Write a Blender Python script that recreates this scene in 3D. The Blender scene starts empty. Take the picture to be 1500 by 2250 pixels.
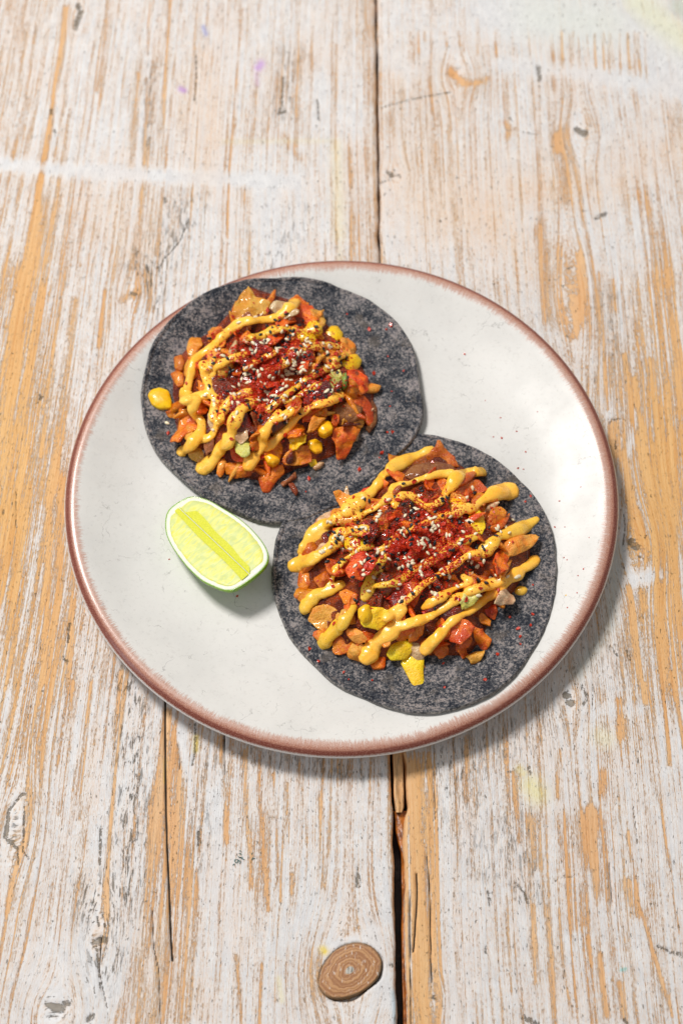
import bpy, math, random
import numpy as np
from mathutils import Vector, Matrix, noise
from mathutils.bvhtree import BVHTree

random.seed(7); np.random.seed(7)
S = 0.01                      # everything below is written in centimetres
SC = bpy.context.scene
COL = SC.collection

# ------------------------------------------------------------------ camera
F = 4000.0; TH = math.radians(25.5); DIST = 87.91
TX, TY, ZR = 0.0, -1.3224, 2.0
CAM = np.array([TX, TY - DIST*math.sin(TH), ZR + DIST*math.cos(TH)])
FW = np.array([0, math.sin(TH), -math.cos(TH)]); UP = np.array([0, math.cos(TH), math.sin(TH)])
cd = bpy.data.cameras.new('camera'); cam = bpy.data.objects.new('camera', cd); COL.objects.link(cam)
cam.location = CAM*S; cam.rotation_euler = (TH, 0, 0)
cd.sensor_fit = 'VERTICAL'; cd.sensor_height = 36; cd.sensor_width = 24; cd.lens = F/2250*36
cd.clip_start = 0.05; cd.clip_end = 50
cd.dof.use_dof = True; cd.dof.focus_distance = 0.85; cd.dof.aperture_fstop = 7.5
SC.camera = cam
SC.view_settings.view_transform = 'Standard'; SC.view_settings.look = 'None'
SC.view_settings.exposure = 0.0; SC.view_settings.gamma = 1.0

# ------------------------------------------------------------------ light
w = bpy.data.worlds.new("World"); SC.world = w; w.use_nodes = True
bg = w.node_tree.nodes['Background']; bg.inputs[0].default_value = (1.0, 0.995, 0.965, 1); bg.inputs[1].default_value = 0.29
def area(name, direction, dist, size, power, color, size_y=None):
    l = bpy.data.lights.new(name, 'AREA'); l.energy = power; l.color = color
    l.shape = 'RECTANGLE'; l.size = size; l.size_y = size_y or size
    o = bpy.data.objects.new(name, l); COL.objects.link(o)
    d = Vector(direction).normalized(); o.location = d*dist
    o.rotation_euler = (-d).to_track_quat('-Z', 'Y').to_euler()
    return o
area('window_light', (-0.42, 0.40, 0.92), 2.8, 0.60, 75, (1.0, 0.97, 0.93))
area('side_window_light', (-1.0, -0.35, 0.62), 1.6, 0.25, 3.2, (0.86, 0.93, 1.0), 1.0)

# ------------------------------------------------------------------ pixel <-> place
def ray(px, py):
    return FW + np.array([1.0, 0, 0])*((px-750)/F) + UP*((1125-py)/F)
def at(px, py, z=0.0):
    d = ray(px, py); t = (z-CAM[2])/d[2]; return CAM + d*t
def proj(P):
    d = P-CAM; z = d@FW
    return 750+F*d[..., 0]/z, 1125-F*(d@UP)/z

# ------------------------------------------------------------------ node helper
class NT:
    def __init__(s, name):
        s.m = bpy.data.materials.new(name); s.m.use_nodes = True
        s.t = s.m.node_tree; s.b = s.t.nodes['Principled BSDF']
    def link(s, a, b):
        s.t.links.new(a, b)
    def put(s, inp, v):
        if isinstance(v, bpy.types.NodeSocket): s.link(v, inp)
        elif isinstance(v, tuple) and len(v) == 3 and inp.type == 'RGBA': inp.default_value = (*v, 1)
        else: inp.default_value = v
    def attr(s, name, out='Fac'):
        n = s.t.nodes.new('ShaderNodeAttribute'); n.attribute_name = name; return n.outputs[out]
    def coord(s, out='Object'):
        return s.t.nodes.new('ShaderNodeTexCoord').outputs[out]
    def rnd(s):
        return s.t.nodes.new('ShaderNodeObjectInfo').outputs['Random']
    def vscale(s, v, sc, off=None):
        n = s.t.nodes.new('ShaderNodeMapping'); s.put(n.inputs[0], v); n.inputs['Scale'].default_value = sc
        if off: n.inputs['Location'].default_value = off
        return n.outputs[0]
    def noise(s, v, scale, detail=4, rough=.55, dist=0, out=0):
        n = s.t.nodes.new('ShaderNodeTexNoise'); s.put(n.inputs['Vector'], v)
        n.inputs['Scale'].default_value = scale; n.inputs['Detail'].default_value = detail
        n.inputs['Roughness'].default_value = rough; n.inputs['Distortion'].default_value = dist
        return n.outputs[out]
    def voro(s, v, scale, feat='F1', out='Distance', rnd=1.0):
        n = s.t.nodes.new('ShaderNodeTexVoronoi'); n.feature = feat; s.put(n.inputs['Vector'], v)
        n.inputs['Scale'].default_value = scale; n.inputs['Randomness'].default_value = rnd
        return n.outputs[out]
    def math(s, op, a, b=0.0, c=None, clamp=False):
        n = s.t.nodes.new('ShaderNodeMath'); n.operation = op; n.use_clamp = clamp
        s.put(n.inputs[0], a); s.put(n.inputs[1], b)
        if c is not None: s.put(n.inputs[2], c)
        return n.outputs[0]
    def rng(s, v, a, b, c=0.0, d=1.0, smooth=True):
        n = s.t.nodes.new('ShaderNodeMapRange'); n.interpolation_type = 'SMOOTHSTEP' if smooth else 'LINEAR'
        s.put(n.inputs[0], v)
        for i, x in enumerate((a, b, c, d)): s.put(n.inputs[i+1], x)
        return n.outputs[0]
    def mix(s, f, a, b, mode='MIX'):
        n = s.t.nodes.new('ShaderNodeMix'); n.data_type = 'RGBA'; n.blend_type = mode
        s.put(n.inputs[0], f); s.put(n.inputs[6], a); s.put(n.inputs[7], b); return n.outputs[2]
    def comb(s, x, y, z):
        n = s.t.nodes.new('ShaderNodeCombineXYZ'); s.put(n.inputs[0], x); s.put(n.inputs[1], y); s.put(n.inputs[2], z); return n.outputs[0]
    def sep(s, v):
        n = s.t.nodes.new('ShaderNodeSeparateXYZ'); s.put(n.inputs[0], v); return n.outputs
    def bump(s, h, strength, dist, prev=None):
        n = s.t.nodes.new('ShaderNodeBump'); n.inputs['Strength'].default_value = strength
        n.inputs['Distance'].default_value = dist; s.put(n.inputs['Height'], h)
        if prev: s.link(prev, n.inputs['Normal'])
        return n.outputs[0]
    def out(s, **k):
        for a, v in k.items(): s.put(s.b.inputs[a.replace('_', ' ')], v)
        return s.m

# ------------------------------------------------------------------ object helpers
def link(name, verts, faces, mat, parent=None, smooth=True, attrs=None):
    me = bpy.data.meshes.new(name)
    V = np.asarray(verts, dtype=np.float32)*S
    if isinstance(faces, np.ndarray):
        n, k = faces.shape
        me.vertices.add(len(V)); me.vertices.foreach_set('co', V.ravel())
        me.loops.add(n*k); me.loops.foreach_set('vertex_index', faces.astype(np.int32).ravel())
        me.polygons.add(n); me.polygons.foreach_set('loop_start', np.arange(0, n*k, k, dtype=np.int32))
        me.update(calc_edges=True)
    else:
        me.from_pydata(V.tolist(), [], faces); me.update()
    me.polygons.foreach_set('use_smooth', np.full(len(me.polygons), smooth))
    for an, (ty, data) in (attrs or {}).items():
        a = me.attributes.new(an, ty, 'POINT')
        a.data.foreach_set({'FLOAT': 'value', 'FLOAT_VECTOR': 'vector', 'FLOAT_COLOR': 'color'}[ty], np.asarray(data, dtype=np.float32).ravel())
    me.materials.append(mat)
    o = bpy.data.objects.new(name, me); COL.objects.link(o)
    if parent is not None: o.parent = parent
    return o
def tag(o, label=None, cat=None, group=None, kind=None):
    for k, v in (('label', label), ('category', cat), ('group', group), ('kind', kind)):
        if v: o[k] = v
    return o
def empty(name, loc=(0, 0, 0)):
    o = bpy.data.objects.new(name, None); COL.objects.link(o); o.location = Vector(loc)*S; o.empty_display_size = .01
    return o
def bvh(verts, faces):
    return BVHTree.FromPolygons([tuple(map(float, v)) for v in verts], [tuple(map(int, f)) for f in faces])
SURF = []                     # surfaces that later pieces are laid on
def cast(px, py):
    o = Vector(CAM); d = Vector(ray(px, py)).normalized(); best = None
    for b in SURF:
        h = b.ray_cast(o, d)
        if h[0] is not None and (best is None or h[3] < best[3]): best = h
    if best is None: return Vector(at(px, py, 0)), Vector((0, 0, 1))
    n = best[1]
    if n.dot(d) > 0: n = -n
    return best[0], n
def inpoly(x, y, poly):
    x = np.asarray(x, float); y = np.asarray(y, float); r = np.zeros(x.shape, bool); n = len(poly)
    for i in range(n):
        x0, y0 = poly[i]; x1, y1 = poly[(i+1) % n]
        if y0 == y1: continue
        c = ((y0 > y) != (y1 > y)) & (x < (x1-x0)*(y-y0)/(y1-y0)+x0); r ^= c
    return r
def segdist(x, y, pts, closed=False):
    d = np.full(np.shape(x), 1e9); n = len(pts)
    for i in range(n if closed else n-1):
        ax, ay = pts[i][:2]; bx, by = pts[(i+1) % n][:2]
        L = (bx-ax)**2+(by-ay)**2+1e-9
        t = np.clip(((x-ax)*(bx-ax)+(y-ay)*(by-ay))/L, 0, 1)
        d = np.minimum(d, np.hypot(x-ax-t*(bx-ax), y-ay-t*(by-ay)))
    return d
def fbm(x, y, seed, octs=3, base=1.0):
    r = np.random.RandomState(seed); o = np.zeros(np.shape(x)); a = 1.0; f = base
    for _ in range(octs):
        for _k in range(4):
            t = r.rand()*6.283; p = r.rand()*6.283; ff = f*(.7+.6*r.rand())
            o = o + a*.35*np.sin(ff*(x*math.cos(t)+y*math.sin(t))+p+1.3*np.sin(ff*.6*(x*math.sin(t)-y*math.cos(t))+p*2))
        a *= .5; f *= 2.03
    return o

# ================================================================== TABLE
GAP_L = [(0, 824), (570, 832), (1680, 856), (1800, 862), (2000, 867), (2250, 872)]
GAP_R = [(0, 829), (570, 835), (1500, 866), (1640, 876), (1680, 890), (1770, 896), (1800, 889), (1850, 884), (1950, 888), (2050, 886), (2150, 892), (2250, 892)]
def edge_fn(tab):
    P = np.array([at(x, y, 0)[:2] for y, x in tab]); o = np.argsort(P[:, 1]); P = P[o]
    # carry the general direction on beyond the picture
    s = (P[-1, 0]-P[0, 0])/(P[-1, 1]-P[0, 1])
    ys = np.concatenate([[P[0, 1]-60], P[:, 1], [P[-1, 1]+60]]); xs = np.concatenate([[P[0, 0]-60*s], P[:, 0], [P[-1, 0]+60*s]])
    return lambda y: np.interp(y, ys, xs)
eL, eR = edge_fn(GAP_L), edge_fn(GAP_R)

# (points in photo pixels, width px, amount)  bare wood > 0, solid paint < 0
BARE = [
 ([(146, 20), (128, 130), (110, 240), (90, 370), (70, 560), (45, 700), (30, 860)], 9, 1.2),
 ([(238, 0), (226, 130), (214, 200)], 3, .9), ([(375, 0), (366, 160), (360, 300), (342, 560)], 4, 1.0),
 ([(535, 20), (520, 200), (503, 370), (498, 520)], 3.5, .9), ([(330, 0), (325, 120)], 2.5, .7),
 ([(305, 160), (288, 370)], 3.5, .8), ([(325, 170), (315, 360)], 3, .7),
 ([(655, 0), (652, 320)], 4, .7), ([(430, 0), (430, 220)], 1.5, .5),
 ([(40, 600), (15, 900), (10, 1300)], 24, .55), ([(95, 640), (60, 900), (40, 1200), (25, 1500)], 15, .6),
 ([(165, 660), (140, 900), (110, 1100), (95, 1500)], 8, .8), ([(230, 640), (215, 760)], 6, .8), ([(120, 760), (90, 1000)], 5, .8),
 ([(135, 1050), (130, 1300), (110, 1500), (80, 1700), (62, 1850), (20, 2000)], 10, .8), ([(165, 1230), (150, 1500), (125, 1680)], 7, .6),
 ([(265, 1480), (258, 1650), (245, 1800), (232, 2010)], 9, .9), ([(200, 1500), (190, 1620), (175, 1800)], 5, .9),
 ([(160, 1500), (150, 1640), (130, 1790)], 5, .8), ([(485, 1620), (492, 1720), (497, 1850)], 6, 1.0),
 ([(535, 1650), (540, 1780), (552, 1950)], 6, .9), ([(565, 1640), (572, 1760), (580, 1900), (590, 2000)], 7, .9),
 ([(600, 1700), (608, 1850), (618, 1980)], 4, .9), ([(630, 1720), (640, 1960)], 4, .7), ([(660, 1680), (672, 1850)], 6, .6), ([(700, 1740), (712, 1950)], 6, .6),
 ([(520, 2100), (530, 2250)], 6, 1.1), ([(575, 2120), (572, 2250)], 5, .9), ([(612, 2110), (606, 2200)], 7, .7),
 ([(905, 1690), (915, 1850), (925, 2050), (930, 2250)], 26, .95), ([(945, 1680), (958, 1900), (965, 2250)], 9, .6),
 ([(1020, 1620), (1024, 1760)], 5, .9), ([(1125, 1700), (1140, 1850)], 7, .9), ([(1165, 1800), (1180, 1900)], 13, 1.0),
 ([(1230, 1650), (1225, 1700), (1225, 1750)], 8, 1.0), ([(1240, 1800), (1255, 1980), (1265, 2030)], 22, .9), ([(1300, 1800), (1320, 1960)], 22, .9),
 ([(1290, 1780), (1300, 1900)], 13, .9), ([(1325, 1700), (1320, 1740)], 12, .8), ([(1358, 1540), (1362, 1620)], 8, 1.2),
 ([(1380, 1940), (1395, 2010)], 13, 1.0), ([(1305, 1780), (1306, 1820)], 12, .9),
 ([(1415, 1500), (1440, 1720), (1470, 1900), (1490, 2050)], 3, 1.1), ([(1475, 1480), (1500, 1640)], 5, 1.2), ([(1380, 1830), (1400, 1980), (1440, 2120), (1475, 2230)], 4, 1.1),
 ([(1200, 1990), (1212, 2100), (1220, 2250)], 4, .9), ([(1228, 2000), (1240, 2150), (1262, 2240)], 4, .8), ([(1318, 2100), (1335, 2230)], 8, 1.0),
 ([(1290, 2060), (1300, 2120)], 4, 1.0), ([(1170, 1990), (1176, 2160)], 5, .9), ([(1110, 1970), (1122, 2180)], 5, .7), ([(1358, 2160), (1366, 2235)], 6, 1.1),
 # right of the plate
 ([(1392, 832), (1420, 1020), (1436, 1170), (1456, 1500), (1470, 1680)], 5, 1.3), ([(1370, 780), (1392, 940), (1425, 1090)], 5, 1.2),
 ([(1316, 600), (1325, 780), (1335, 900)], 4, 1.2), ([(1425, 790), (1450, 1000), (1478, 1200), (1495, 1400)], 5, 1.1), ([(1460, 600), (1480, 760), (1495, 900)], 14, .6),
 ([(1370, 1000), (1390, 1120), (1402, 1160), (1412, 1190)], 10, .9), ([(1345, 930), (1350, 1000)], 8, .9), ([(1450, 1000), (1480, 1500)], 32, .45), ([(1380, 1290), (1400, 1450), (1415, 1540)], 9, .8),
 ([(1400, 430), (1440, 480), (1455, 620)], 18, .65), ([(1345, 620), (1352, 680)], 8, .8), ([(1270, 1020), (1280, 1100)], 5, .3),
 ([(1180, 500), (1200, 700)], 18, .8), ([(1240, 560), (1262, 700)], 36, .95), ([(1272, 560), (1280, 640), (1262, 740)], 8, 1.4),
 ([(1222, 300), (1224, 330)], 9, 1.2), ([(1235, 290), (1242, 440)], 20, .6),
 ([(990, 158), (1010, 175)], 10, 1.1), ([(1015, 185), (1050, 182), (1072, 172)], 6, .9), ([(1105, 270), (1125, 285), (1112, 300)], 9, .9),
 ([(1048, 40), (1050, 120)], 3.5, .9), ([(1015, 20), (1018, 110)], 3.5, .8), ([(1090, 60), (1092, 125)], 4, .9), ([(945, 0), (948, 250)], 2, .7),
 ([(850, 560), (842, 400), (835, 300)], 8, -.2), ([(780, 380), (790, 560)], 16, .4), ([(800, 0), (812, 220)], 16, .35),
 ([(730, 100), (740, 320)], 12, .3), ([(625, 300), (660, 350)], 10, .6), ([(300, 640), (262, 660)], 8, .6), ([(320, 600), (330, 680)], 9, .5),
 # solid paint
 ([(0, 360), (120, 372), (330, 385), (640, 400)], 14, -1.3), ([(1080, 30), (1400, 70), (1500, 160)], 60, -.9),
 ([(1100, 140), (1300, 160), (1500, 200)], 18, -.8), ([(880, 60), (960, 80)], 50, -.25),
 ([(840, 120), (900, 160)], 26, -.7), ([(560, 360), (600, 560)], 32, -.45), ([(90, 2080), (250, 2160)], 42, -.55),
 ([(470, 1740), (480, 1900)], 12, -.8), ([(400, 1600), (425, 1900)], 10, -.8), ([(60, 2150), (120, 2180)], 30, -.5),
 ([(1020, 1850), (1050, 2250)], 30, -.25), ([(1320, 1560), (1400, 1560)], 16, -.5), ([(1330, 880), (1340, 910)], 18, -.8), ([(1385, 1275), (1440, 1262)], 16, -1.3),
 ([(1350, 1050), (1360, 1250)], 16, -.6), ([(1400, 900), (1380, 1000)], 8, -.9), ([(1340, 1100), (1345, 1400), (1320, 1500)], 18, -.3),
 ([(600, 2080), (700, 1980)], 22, -.4), ([(820, 2050), (850, 2200)], 16, -1.2), ([(720, 2080), (800, 2060)], 12, -.9), ([(840, 1900), (850, 2020)], 9, -.7),
 ([(1100, 1460), (1250, 1500)], 30, -.1),
]
for _x, _l in ((902, 30), (917, 45), (930, 20), (975, 30), (1005, 30), (1230, 60), (1255, 75), (1305, 80), (1325, 85), (1338, 90), (1362, 95), (1380, 95), (1395, 95), (1405, 100), (1418, 110)):
    BARE.append(([(_x, 70), (_x+1, 80+_l*.4), (_x+3, 70+_l)], 2.6, 1.1))
for _k in range(11):
    _x = 1210+_k*19; BARE.append(([(_x, 75), (_x+2, 115), (_x+5, 150)], 3, .9))
WEDGE = [(358, 1560), (376, 1560), (392, 1640), (410, 1740), (425, 1880), (440, 1960), (460, 2100), (472, 2250), (250, 2250), (285, 2150), (305, 2010), (318, 1880), (330, 1760), (350, 1680)]
TAN = [([(900, 400), (1000, 440), (1080, 420)], 110, .42), ([(860, 140), (960, 200)], 60, .22), ([(1080, 500), (1180, 600)], 60, .35), ([(420, 200), (440, 380)], 45, .3),
       ([(450, 120), (480, 300)], 30, .3), ([(200, 430), (300, 540)], 60, .28), ([(360, 2040), (360, 2250)], 70, .25), ([(1330, 420), (1490, 330)], 50, .3), ([(1180, 420), (1260, 400)], 40, .4)]
DARK = [([(172, 12), (178, 26), (170, 44), (166, 60)], 6, 1.3), ([(112, 240), (112, 250)], 4, 1), ([(119, 286), (120, 292)], 3, 1), ([(362, 436), (363, 442)], 5, .9),
 ([(622, 170), (620, 230), (612, 250), (628, 244)], 3.5, .8), ([(698, 220), (700, 262)], 4, .7), ([(432, 120), (433, 170), (428, 220)], 2, .9), ([(415, 480), (395, 530), (360, 570), (352, 590)], 3, .7),
 ([(1004, 170), (990, 162)], 5, .3), ([(1000, 140), (1015, 148)], 5, .5), ([(1180, 145), (1184, 175)], 6, .8), ([(840, 236), (905, 218), (965, 206), (990, 202)], 1.6, .9), ([(860, 385), (853, 378)], 5, .9),
 ([(838, 400), (880, 388), (868, 375)], 6, .45), ([(1120, 258), (1126, 264)], 4, .6), ([(1150, 290), (1180, 296)], 4, .5), ([(1265, 284), (1285, 296)], 6, 1.1), ([(1275, 290), (1292, 288)], 5, .8),
 ([(1310, 478), (1330, 470)], 6, .8), ([(1008, 400), (1020, 490)], 1, .7), ([(966, 485), (968, 487)], 3, .8), ([(1235, 445), (1255, 440)], 2, .5),
 ([(1385, 1190), (1396, 1200)], 9, 1.2), ([(1370, 1130), (1372, 1160), (1366, 1200)], 2, .8), ([(1352, 970), (1352, 985)], 4, .7), ([(1338, 930), (1345, 922), (1362, 920)], 3, .7),
 ([(1245, 1528), (1252, 1545)], 9, 1.3), ([(1275, 1505), (1290, 1530), (1282, 1548)], 6, .6), ([(1302, 1500), (1300, 1560)], 1.5, .8), ([(1160, 1685), (1165, 1700)], 5, .8),
 ([(1258, 1465), (1262, 1480)], 5, .5), ([(1375, 1430), (1382, 1450)], 6, .6), ([(1340, 1420), (1360, 1445)], 4, .6), ([(1215, 1940), (1228, 1930), (1270, 1925)], 2.5, .6), ([(1400, 1650), (1402, 1680)], 3, .6),
 ([(1130, 1940), (1150, 1960), (1158, 1985)], 3.5, .9), ([(1070, 1960), (1075, 1990)], 5, .7), ([(1390, 1770), (1400, 1860)], 2, .7), ([(1445, 2080), (1500, 2100)], 9, .6), ([(1150, 2235), (1180, 2250)], 7, .9), ([(1370, 2240), (1376, 2250)], 6, .8),
 ([(952, 2190), (954, 2196)], 8, .7), ([(860, 2119), (862, 2121)], 4, 1.5), ([(786, 1925), (788, 1945)], 6, .9), ([(785, 1900), (784, 1950)], 2, .8), ([(1065, 2080), (1066, 2092)], 4, .8), ([(1240, 2130), (1238, 2150)], 2, .8),
 ([(10, 1840), (20, 1780), (50, 1745), (58, 1745)], 3, 1.1), ([(22, 1780), (15, 1845), (40, 1865), (42, 1900)], 2, 1.2), ([(55, 1760), (52, 1870), (66, 1888)], 2, 1.0), ([(35, 1800), (30, 1850)], 15, .45),
 ([(220, 1900), (222, 1820), (221, 1835), (220, 1860)], 2.5, 1.1), ([(205, 2070), (222, 2062), (232, 2066)], 7, 1.1), ([(218, 2040), (210, 2000)], 2.5, 1.0), ([(212, 2080), (216, 2120), (222, 2170)], 2.2, 1.1),
 ([(438, 1830), (440, 1858)], 5, .9), ([(431, 1590), (430, 1650), (424, 1680)], 4, .7), ([(105, 2205), (120, 2212), (150, 2205)], 8, .9), ([(110, 2235), (135, 2220)], 10, .8), ([(195, 2240), (205, 2232)], 8, .8),
 ([(1355, 1160), (1358, 1140)], 2, .6), ([(155, 1370), (150, 1385), (150, 1410)], 4, .9), ([(85, 866), (94, 872), (82, 885)], 4, .8), ([(140, 1445), (148, 1455)], 6, .6), ([(36, 1080), (35, 1160), (38, 1155)], 2, .7),
 ([(290, 645), (302, 650)], 7, .6), ([(8, 1120), (7, 1130)], 3, .8), ([(162, 2190), (195, 2170)], 6, .3)]
CRACK = [([(364, 1530), (363, 1620), (365, 1720), (367, 1860), (371, 1950), (374, 2050), (378, 2110)], 2.4), ([(334, 2000), (338, 2080), (349, 2130), (353, 2250)], 1.2),
         ([(222, 2060), (218, 2130), (237, 2215)], 1.2), ([(395, 1640), (395, 1690)], 1), ([(493, 1612), (494, 1700)], 1.4), ([(1008, 1500), (1015, 1560)], 1),
         ([(915, 1920), (917, 1970), (908, 2090)], 2.0), ([(938, 1880), (945, 1960), (947, 2160)], 1.6), ([(900, 1960), (902, 2250)], 1.4), ([(952, 1700), (956, 1800)], .9), ([(1338, 1900), (1345, 1990)], .8)]
STAIN_SHADE = [([(566, 148), (572, 140)], 9, (.55, .25, .75, .75)), ([(562, 160), (564, 185)], 5, (.6, .35, .75, .4)), ([(398, 196), (406, 200)], 6, (.5, .22, .7, .8)), ([(448, 60), (454, 76)], 5, (.25, .3, .7, .7)),
 ([(710, 2086), (714, 2092)], 8, (.85, .62, .02, 1.2)), ([(1165, 1725), (1180, 1745)], 24, (.85, .78, .35, .7)), ([(1140, 1690), (1150, 1700)], 10, (.85, .72, .2, .5)), ([(1320, 1618), (1330, 1625)], 20, (.88, .82, .5, .5)),
 ([(432, 1620), (431, 1650)], 6, (.8, .6, .05, .9)), ([(364, 1668), (364, 1720)], 2.2, (.8, .6, .02, 1.0)), ([(1400, 5), (1500, 85)], 34, (.80, .80, .52, .6)), ([(1180, 30), (1330, 50)], 60, (.72, .76, .68, .5)), ([(1490, 15), (1500, 25)], 20, (.55, .6, .5, .8)),
 ([(865, 2180), (868, 2250)], 6, (.45, .6, .7, .8)), ([(862, 1790), (868, 1850)], 2.5, (.45, .55, .75, .7)), ([(1362, 2130), (1372, 2128)], 3, (.1, .55, .5, .9)), ([(1352, 1200), (1340, 1380), (1270, 1480)], 16, (.60, .68, .60, .35)),  # last stroke puts the plate's grey-green shade into the table colour
 ([(490, 310), (745, 310), (748, 600)], 6, (.8, .7, .4, .3)), ([(740, 320), (745, 520)], 14, (.85, .7, .35, .45)), ([(612, 2150), (620, 2200)], 6, (.85, .75, .3, .4))]
KNOTS = [(-1, 768, 2132, 1.9, 2.6), (-1, 36, 1830, 1.0, 2.6), (-1, 120, 2225, 1.4, 1.8), (-1, 215, 2062, .8, 2.4), (-1, 292, 648, .8, 1.6), (-1, 172, 30, .8, 1.6),
         (1, 1275, 290, 1.1, 1.8), (1, 1393, 1198, 1.3, 2.4), (1, 1004, 165, 1.2, 1.6), (1, 1250, 1535, .8, 1.5), (1, 868, 385, .7, .9), (1, 1255, 650, 1.4, 4.5), (1, 953, 2193, .5, .8)]
KNOT_C = at(768, 2132, 0)

def acc(px, py, items, mode='max'):
    out = np.zeros(px.shape)
    for pts, wd, amt in items:
        xs = [p[0] for p in pts]; ys = [p[1] for p in pts]; R = wd*2.6
        m = (px > min(xs)-R) & (px < max(xs)+R) & (py > min(ys)-R) & (py < max(ys)+R)
        if not m.any(): continue
        d = segdist(px[m], py[m], pts)
        out[m] += amt*np.exp(-(d/wd)**2.0)
    return out

def plank(side, edge, parent, mat, nfine=True, off=0.0, width=24.0):
    if nfine:
        d = np.concatenate([[0, 0, .015, .04, .08, .13, .19, .26], np.arange(.32, 20.6, .062), np.arange(21, width-.3, .6), [width-.15, width, width]])
        y = np.concatenate([np.arange(-70, -29, 1.5), np.arange(-28, 33, .085), np.arange(33.5, 75, 1.5)])
    else:
        d = np.concatenate([[0, 0, .1, .25], np.arange(.6, width-.3, .6), [width-.2, width, width]]); y = np.arange(-70, 75, 1.0)
    D, Y = np.meshgrid(d, y)
    e = edge(Y)+side*off
    # torn, uneven long edge
    jag = .035*fbm(Y*0+7*side, Y, 3+side, 4, 2.5)
    X = e+side*(D+jag*np.exp(-D/.4))
    px, py = proj(np.stack([X, Y, np.zeros_like(X)], -1))
    Z = -.22*np.exp(-(D/.045)**1.3)-.03*np.exp(-(D/.3)**2)-.22*np.exp(-((width-D)/.07)**1.3)
    Z += .012*fbm(X*.5, Y*.12, 5+side, 3, 1.5)
    gu = X*(1+np.where(X < 0, .005, .0012)*Y)+.18*fbm(X*.1, Y*.1, 11+side, 2, 1.2)+.03*fbm(X*1.2, Y*.5, 17+side, 2, 1.0)
    gv = Y.copy()
    for s, kx, ky, a, b in KNOTS:
        if s != side or not nfine: continue
        c = at(kx, ky, 0); dx = X-c[0]; dy = Y-c[1]
        gu -= dx*.85*np.exp(-(dx/a)**2-(dy/b)**2)
    bare = np.zeros(X.shape); dark = bare.copy(); tan = bare.copy(); crack = bare.copy(); st = np.zeros(X.shape+(4,))
    if nfine:
        wob = 5*fbm(px*.02, py*.008, 21, 3, 1.0)
        bare = acc(px+wob*.4, py, BARE)
        sd = segdist(px, py, WEDGE, True)*np.where(inpoly(px, py, WEDGE), 1, -1)+wob
        bare += 1.25*np.clip(.5+sd/10, 0, 1)*np.clip((2150-py)/300, .35, 1)
        tan = acc(px, py, TAN); dark = acc(px+wob*.3, py, DARK)
        for pts, wd in CRACK:
            q = segdist(px+wob*.25, py, pts); am = min(1, .35+wd*.3); wd = max(wd, 1.8); crack = np.maximum(crack, am*np.exp(-(q/wd)**2)); Z -= .22*np.exp(-(q/wd)**2)*np.clip(.8+.4*fbm(Y*2, Y, 8, 2, 1), .5, 1)
        for pts, wd, c in STAIN_SHADE:
            q = np.exp(-(segdist(px+wob*.3, py+wob*.3, pts)/wd)**2)*min(c[3], 1)
            m = q > st[..., 3]
            st[m] = np.stack([np.full(m.sum(), c[0]), np.full(m.sum(), c[1]), np.full(m.sum(), c[2]), q[m]], -1)
        Z -= .05*np.clip(dark, 0, 1)
        # flaky rough bark-like zones
        fl = acc(px, py, [([(285, 1500), (290, 1700), (285, 1900), (262, 2000)], 38, 1.0), ([(200, 1960), (240, 2130)], 40, 1.0), ([(640, 120), (620, 240)], 26, .6), ([(330, 150), (325, 330)], 14, .5),
                          ([(410, 460), (340, 600)], 40, .7), ([(300, 570), (340, 680)], 30, .6), ([(650, 480), (600, 590)], 40, .4), ([(470, 1640), (430, 1900)], 30, .4), ([(1150, 1350), (1350, 1460)], 60, .3), ([(1000, 1700), (1060, 1900)], 60, .35),
                          ([(1130, 1800), (1160, 1960)], 40, .5), ([(1330, 650), (1350, 800)], 30, .4), ([(1200, 1580), (980, 1680)], 45, .6), ([(560, 1660), (820, 1700)], 30, .6)])
        if side < 0:   # seat of the big knot
            r = knot_r(X, Y); kd = ((X-KNOT_C[0])*.6-(Y-KNOT_C[1])*.8)/1.3; Z -= .5*np.clip((.95+.17*np.clip(kd, 0, 1)*(1+.3*fbm(X, Y, 41, 2, 3))-r)/.05, 0, 1)
            bare += .9*np.exp(-((r-1.05)/.07)**2)*0; bare += .5*np.exp(-((X-KNOT_C[0]+1.6)/.9)**2-((Y-KNOT_C[1]+.5)/1.2)**2)
    else:
        fl = np.zeros(X.shape)
    edgew = np.exp(-(D/.16)**2)
    bare += edgew*.8
    Z[:, 0] = -2.6; Z[:, -1] = -2.6
    ny, nx = X.shape
    idx = np.arange(nx*ny).reshape(ny, nx)
    Fq = np.stack([idx[:-1, :-1], idx[:-1, 1:], idx[1:, 1:], idx[1:, :-1]], -1).reshape(-1, 4)
    if side < 0: Fq = Fq[:, ::-1]
    V = np.stack([X, Y, Z], -1).reshape(-1, 3)
    o = link('plank', V, np.ascontiguousarray(Fq), mat, parent, True, {
        'grain': ('FLOAT_VECTOR', np.stack([gu, gv, np.full(X.shape, float(side)*3+off)], -1).reshape(-1, 3)),
        'bare': ('FLOAT', bare.ravel()), 'dark': ('FLOAT', dark.ravel()), 'tan': ('FLOAT', tan.ravel()), 'crack': ('FLOAT', crack.ravel()),
        'flake': ('FLOAT', fl.ravel()), 'stain_shade': ('FLOAT_COLOR', st.reshape(-1, 4)),
        'gold': ('FLOAT', (.05+np.exp(-((px-10)/165)**2-((py-1080)/560)**2)+.35*np.exp(-((px-60)/60)**2-((py-300)/400)**2)+1.0*np.exp(-((px-1450)/110)**2-((py-1080)/460)**2)+.5*np.exp(-((px-925)/38)**2)*(py > 1650)).ravel())})
    return o
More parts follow.
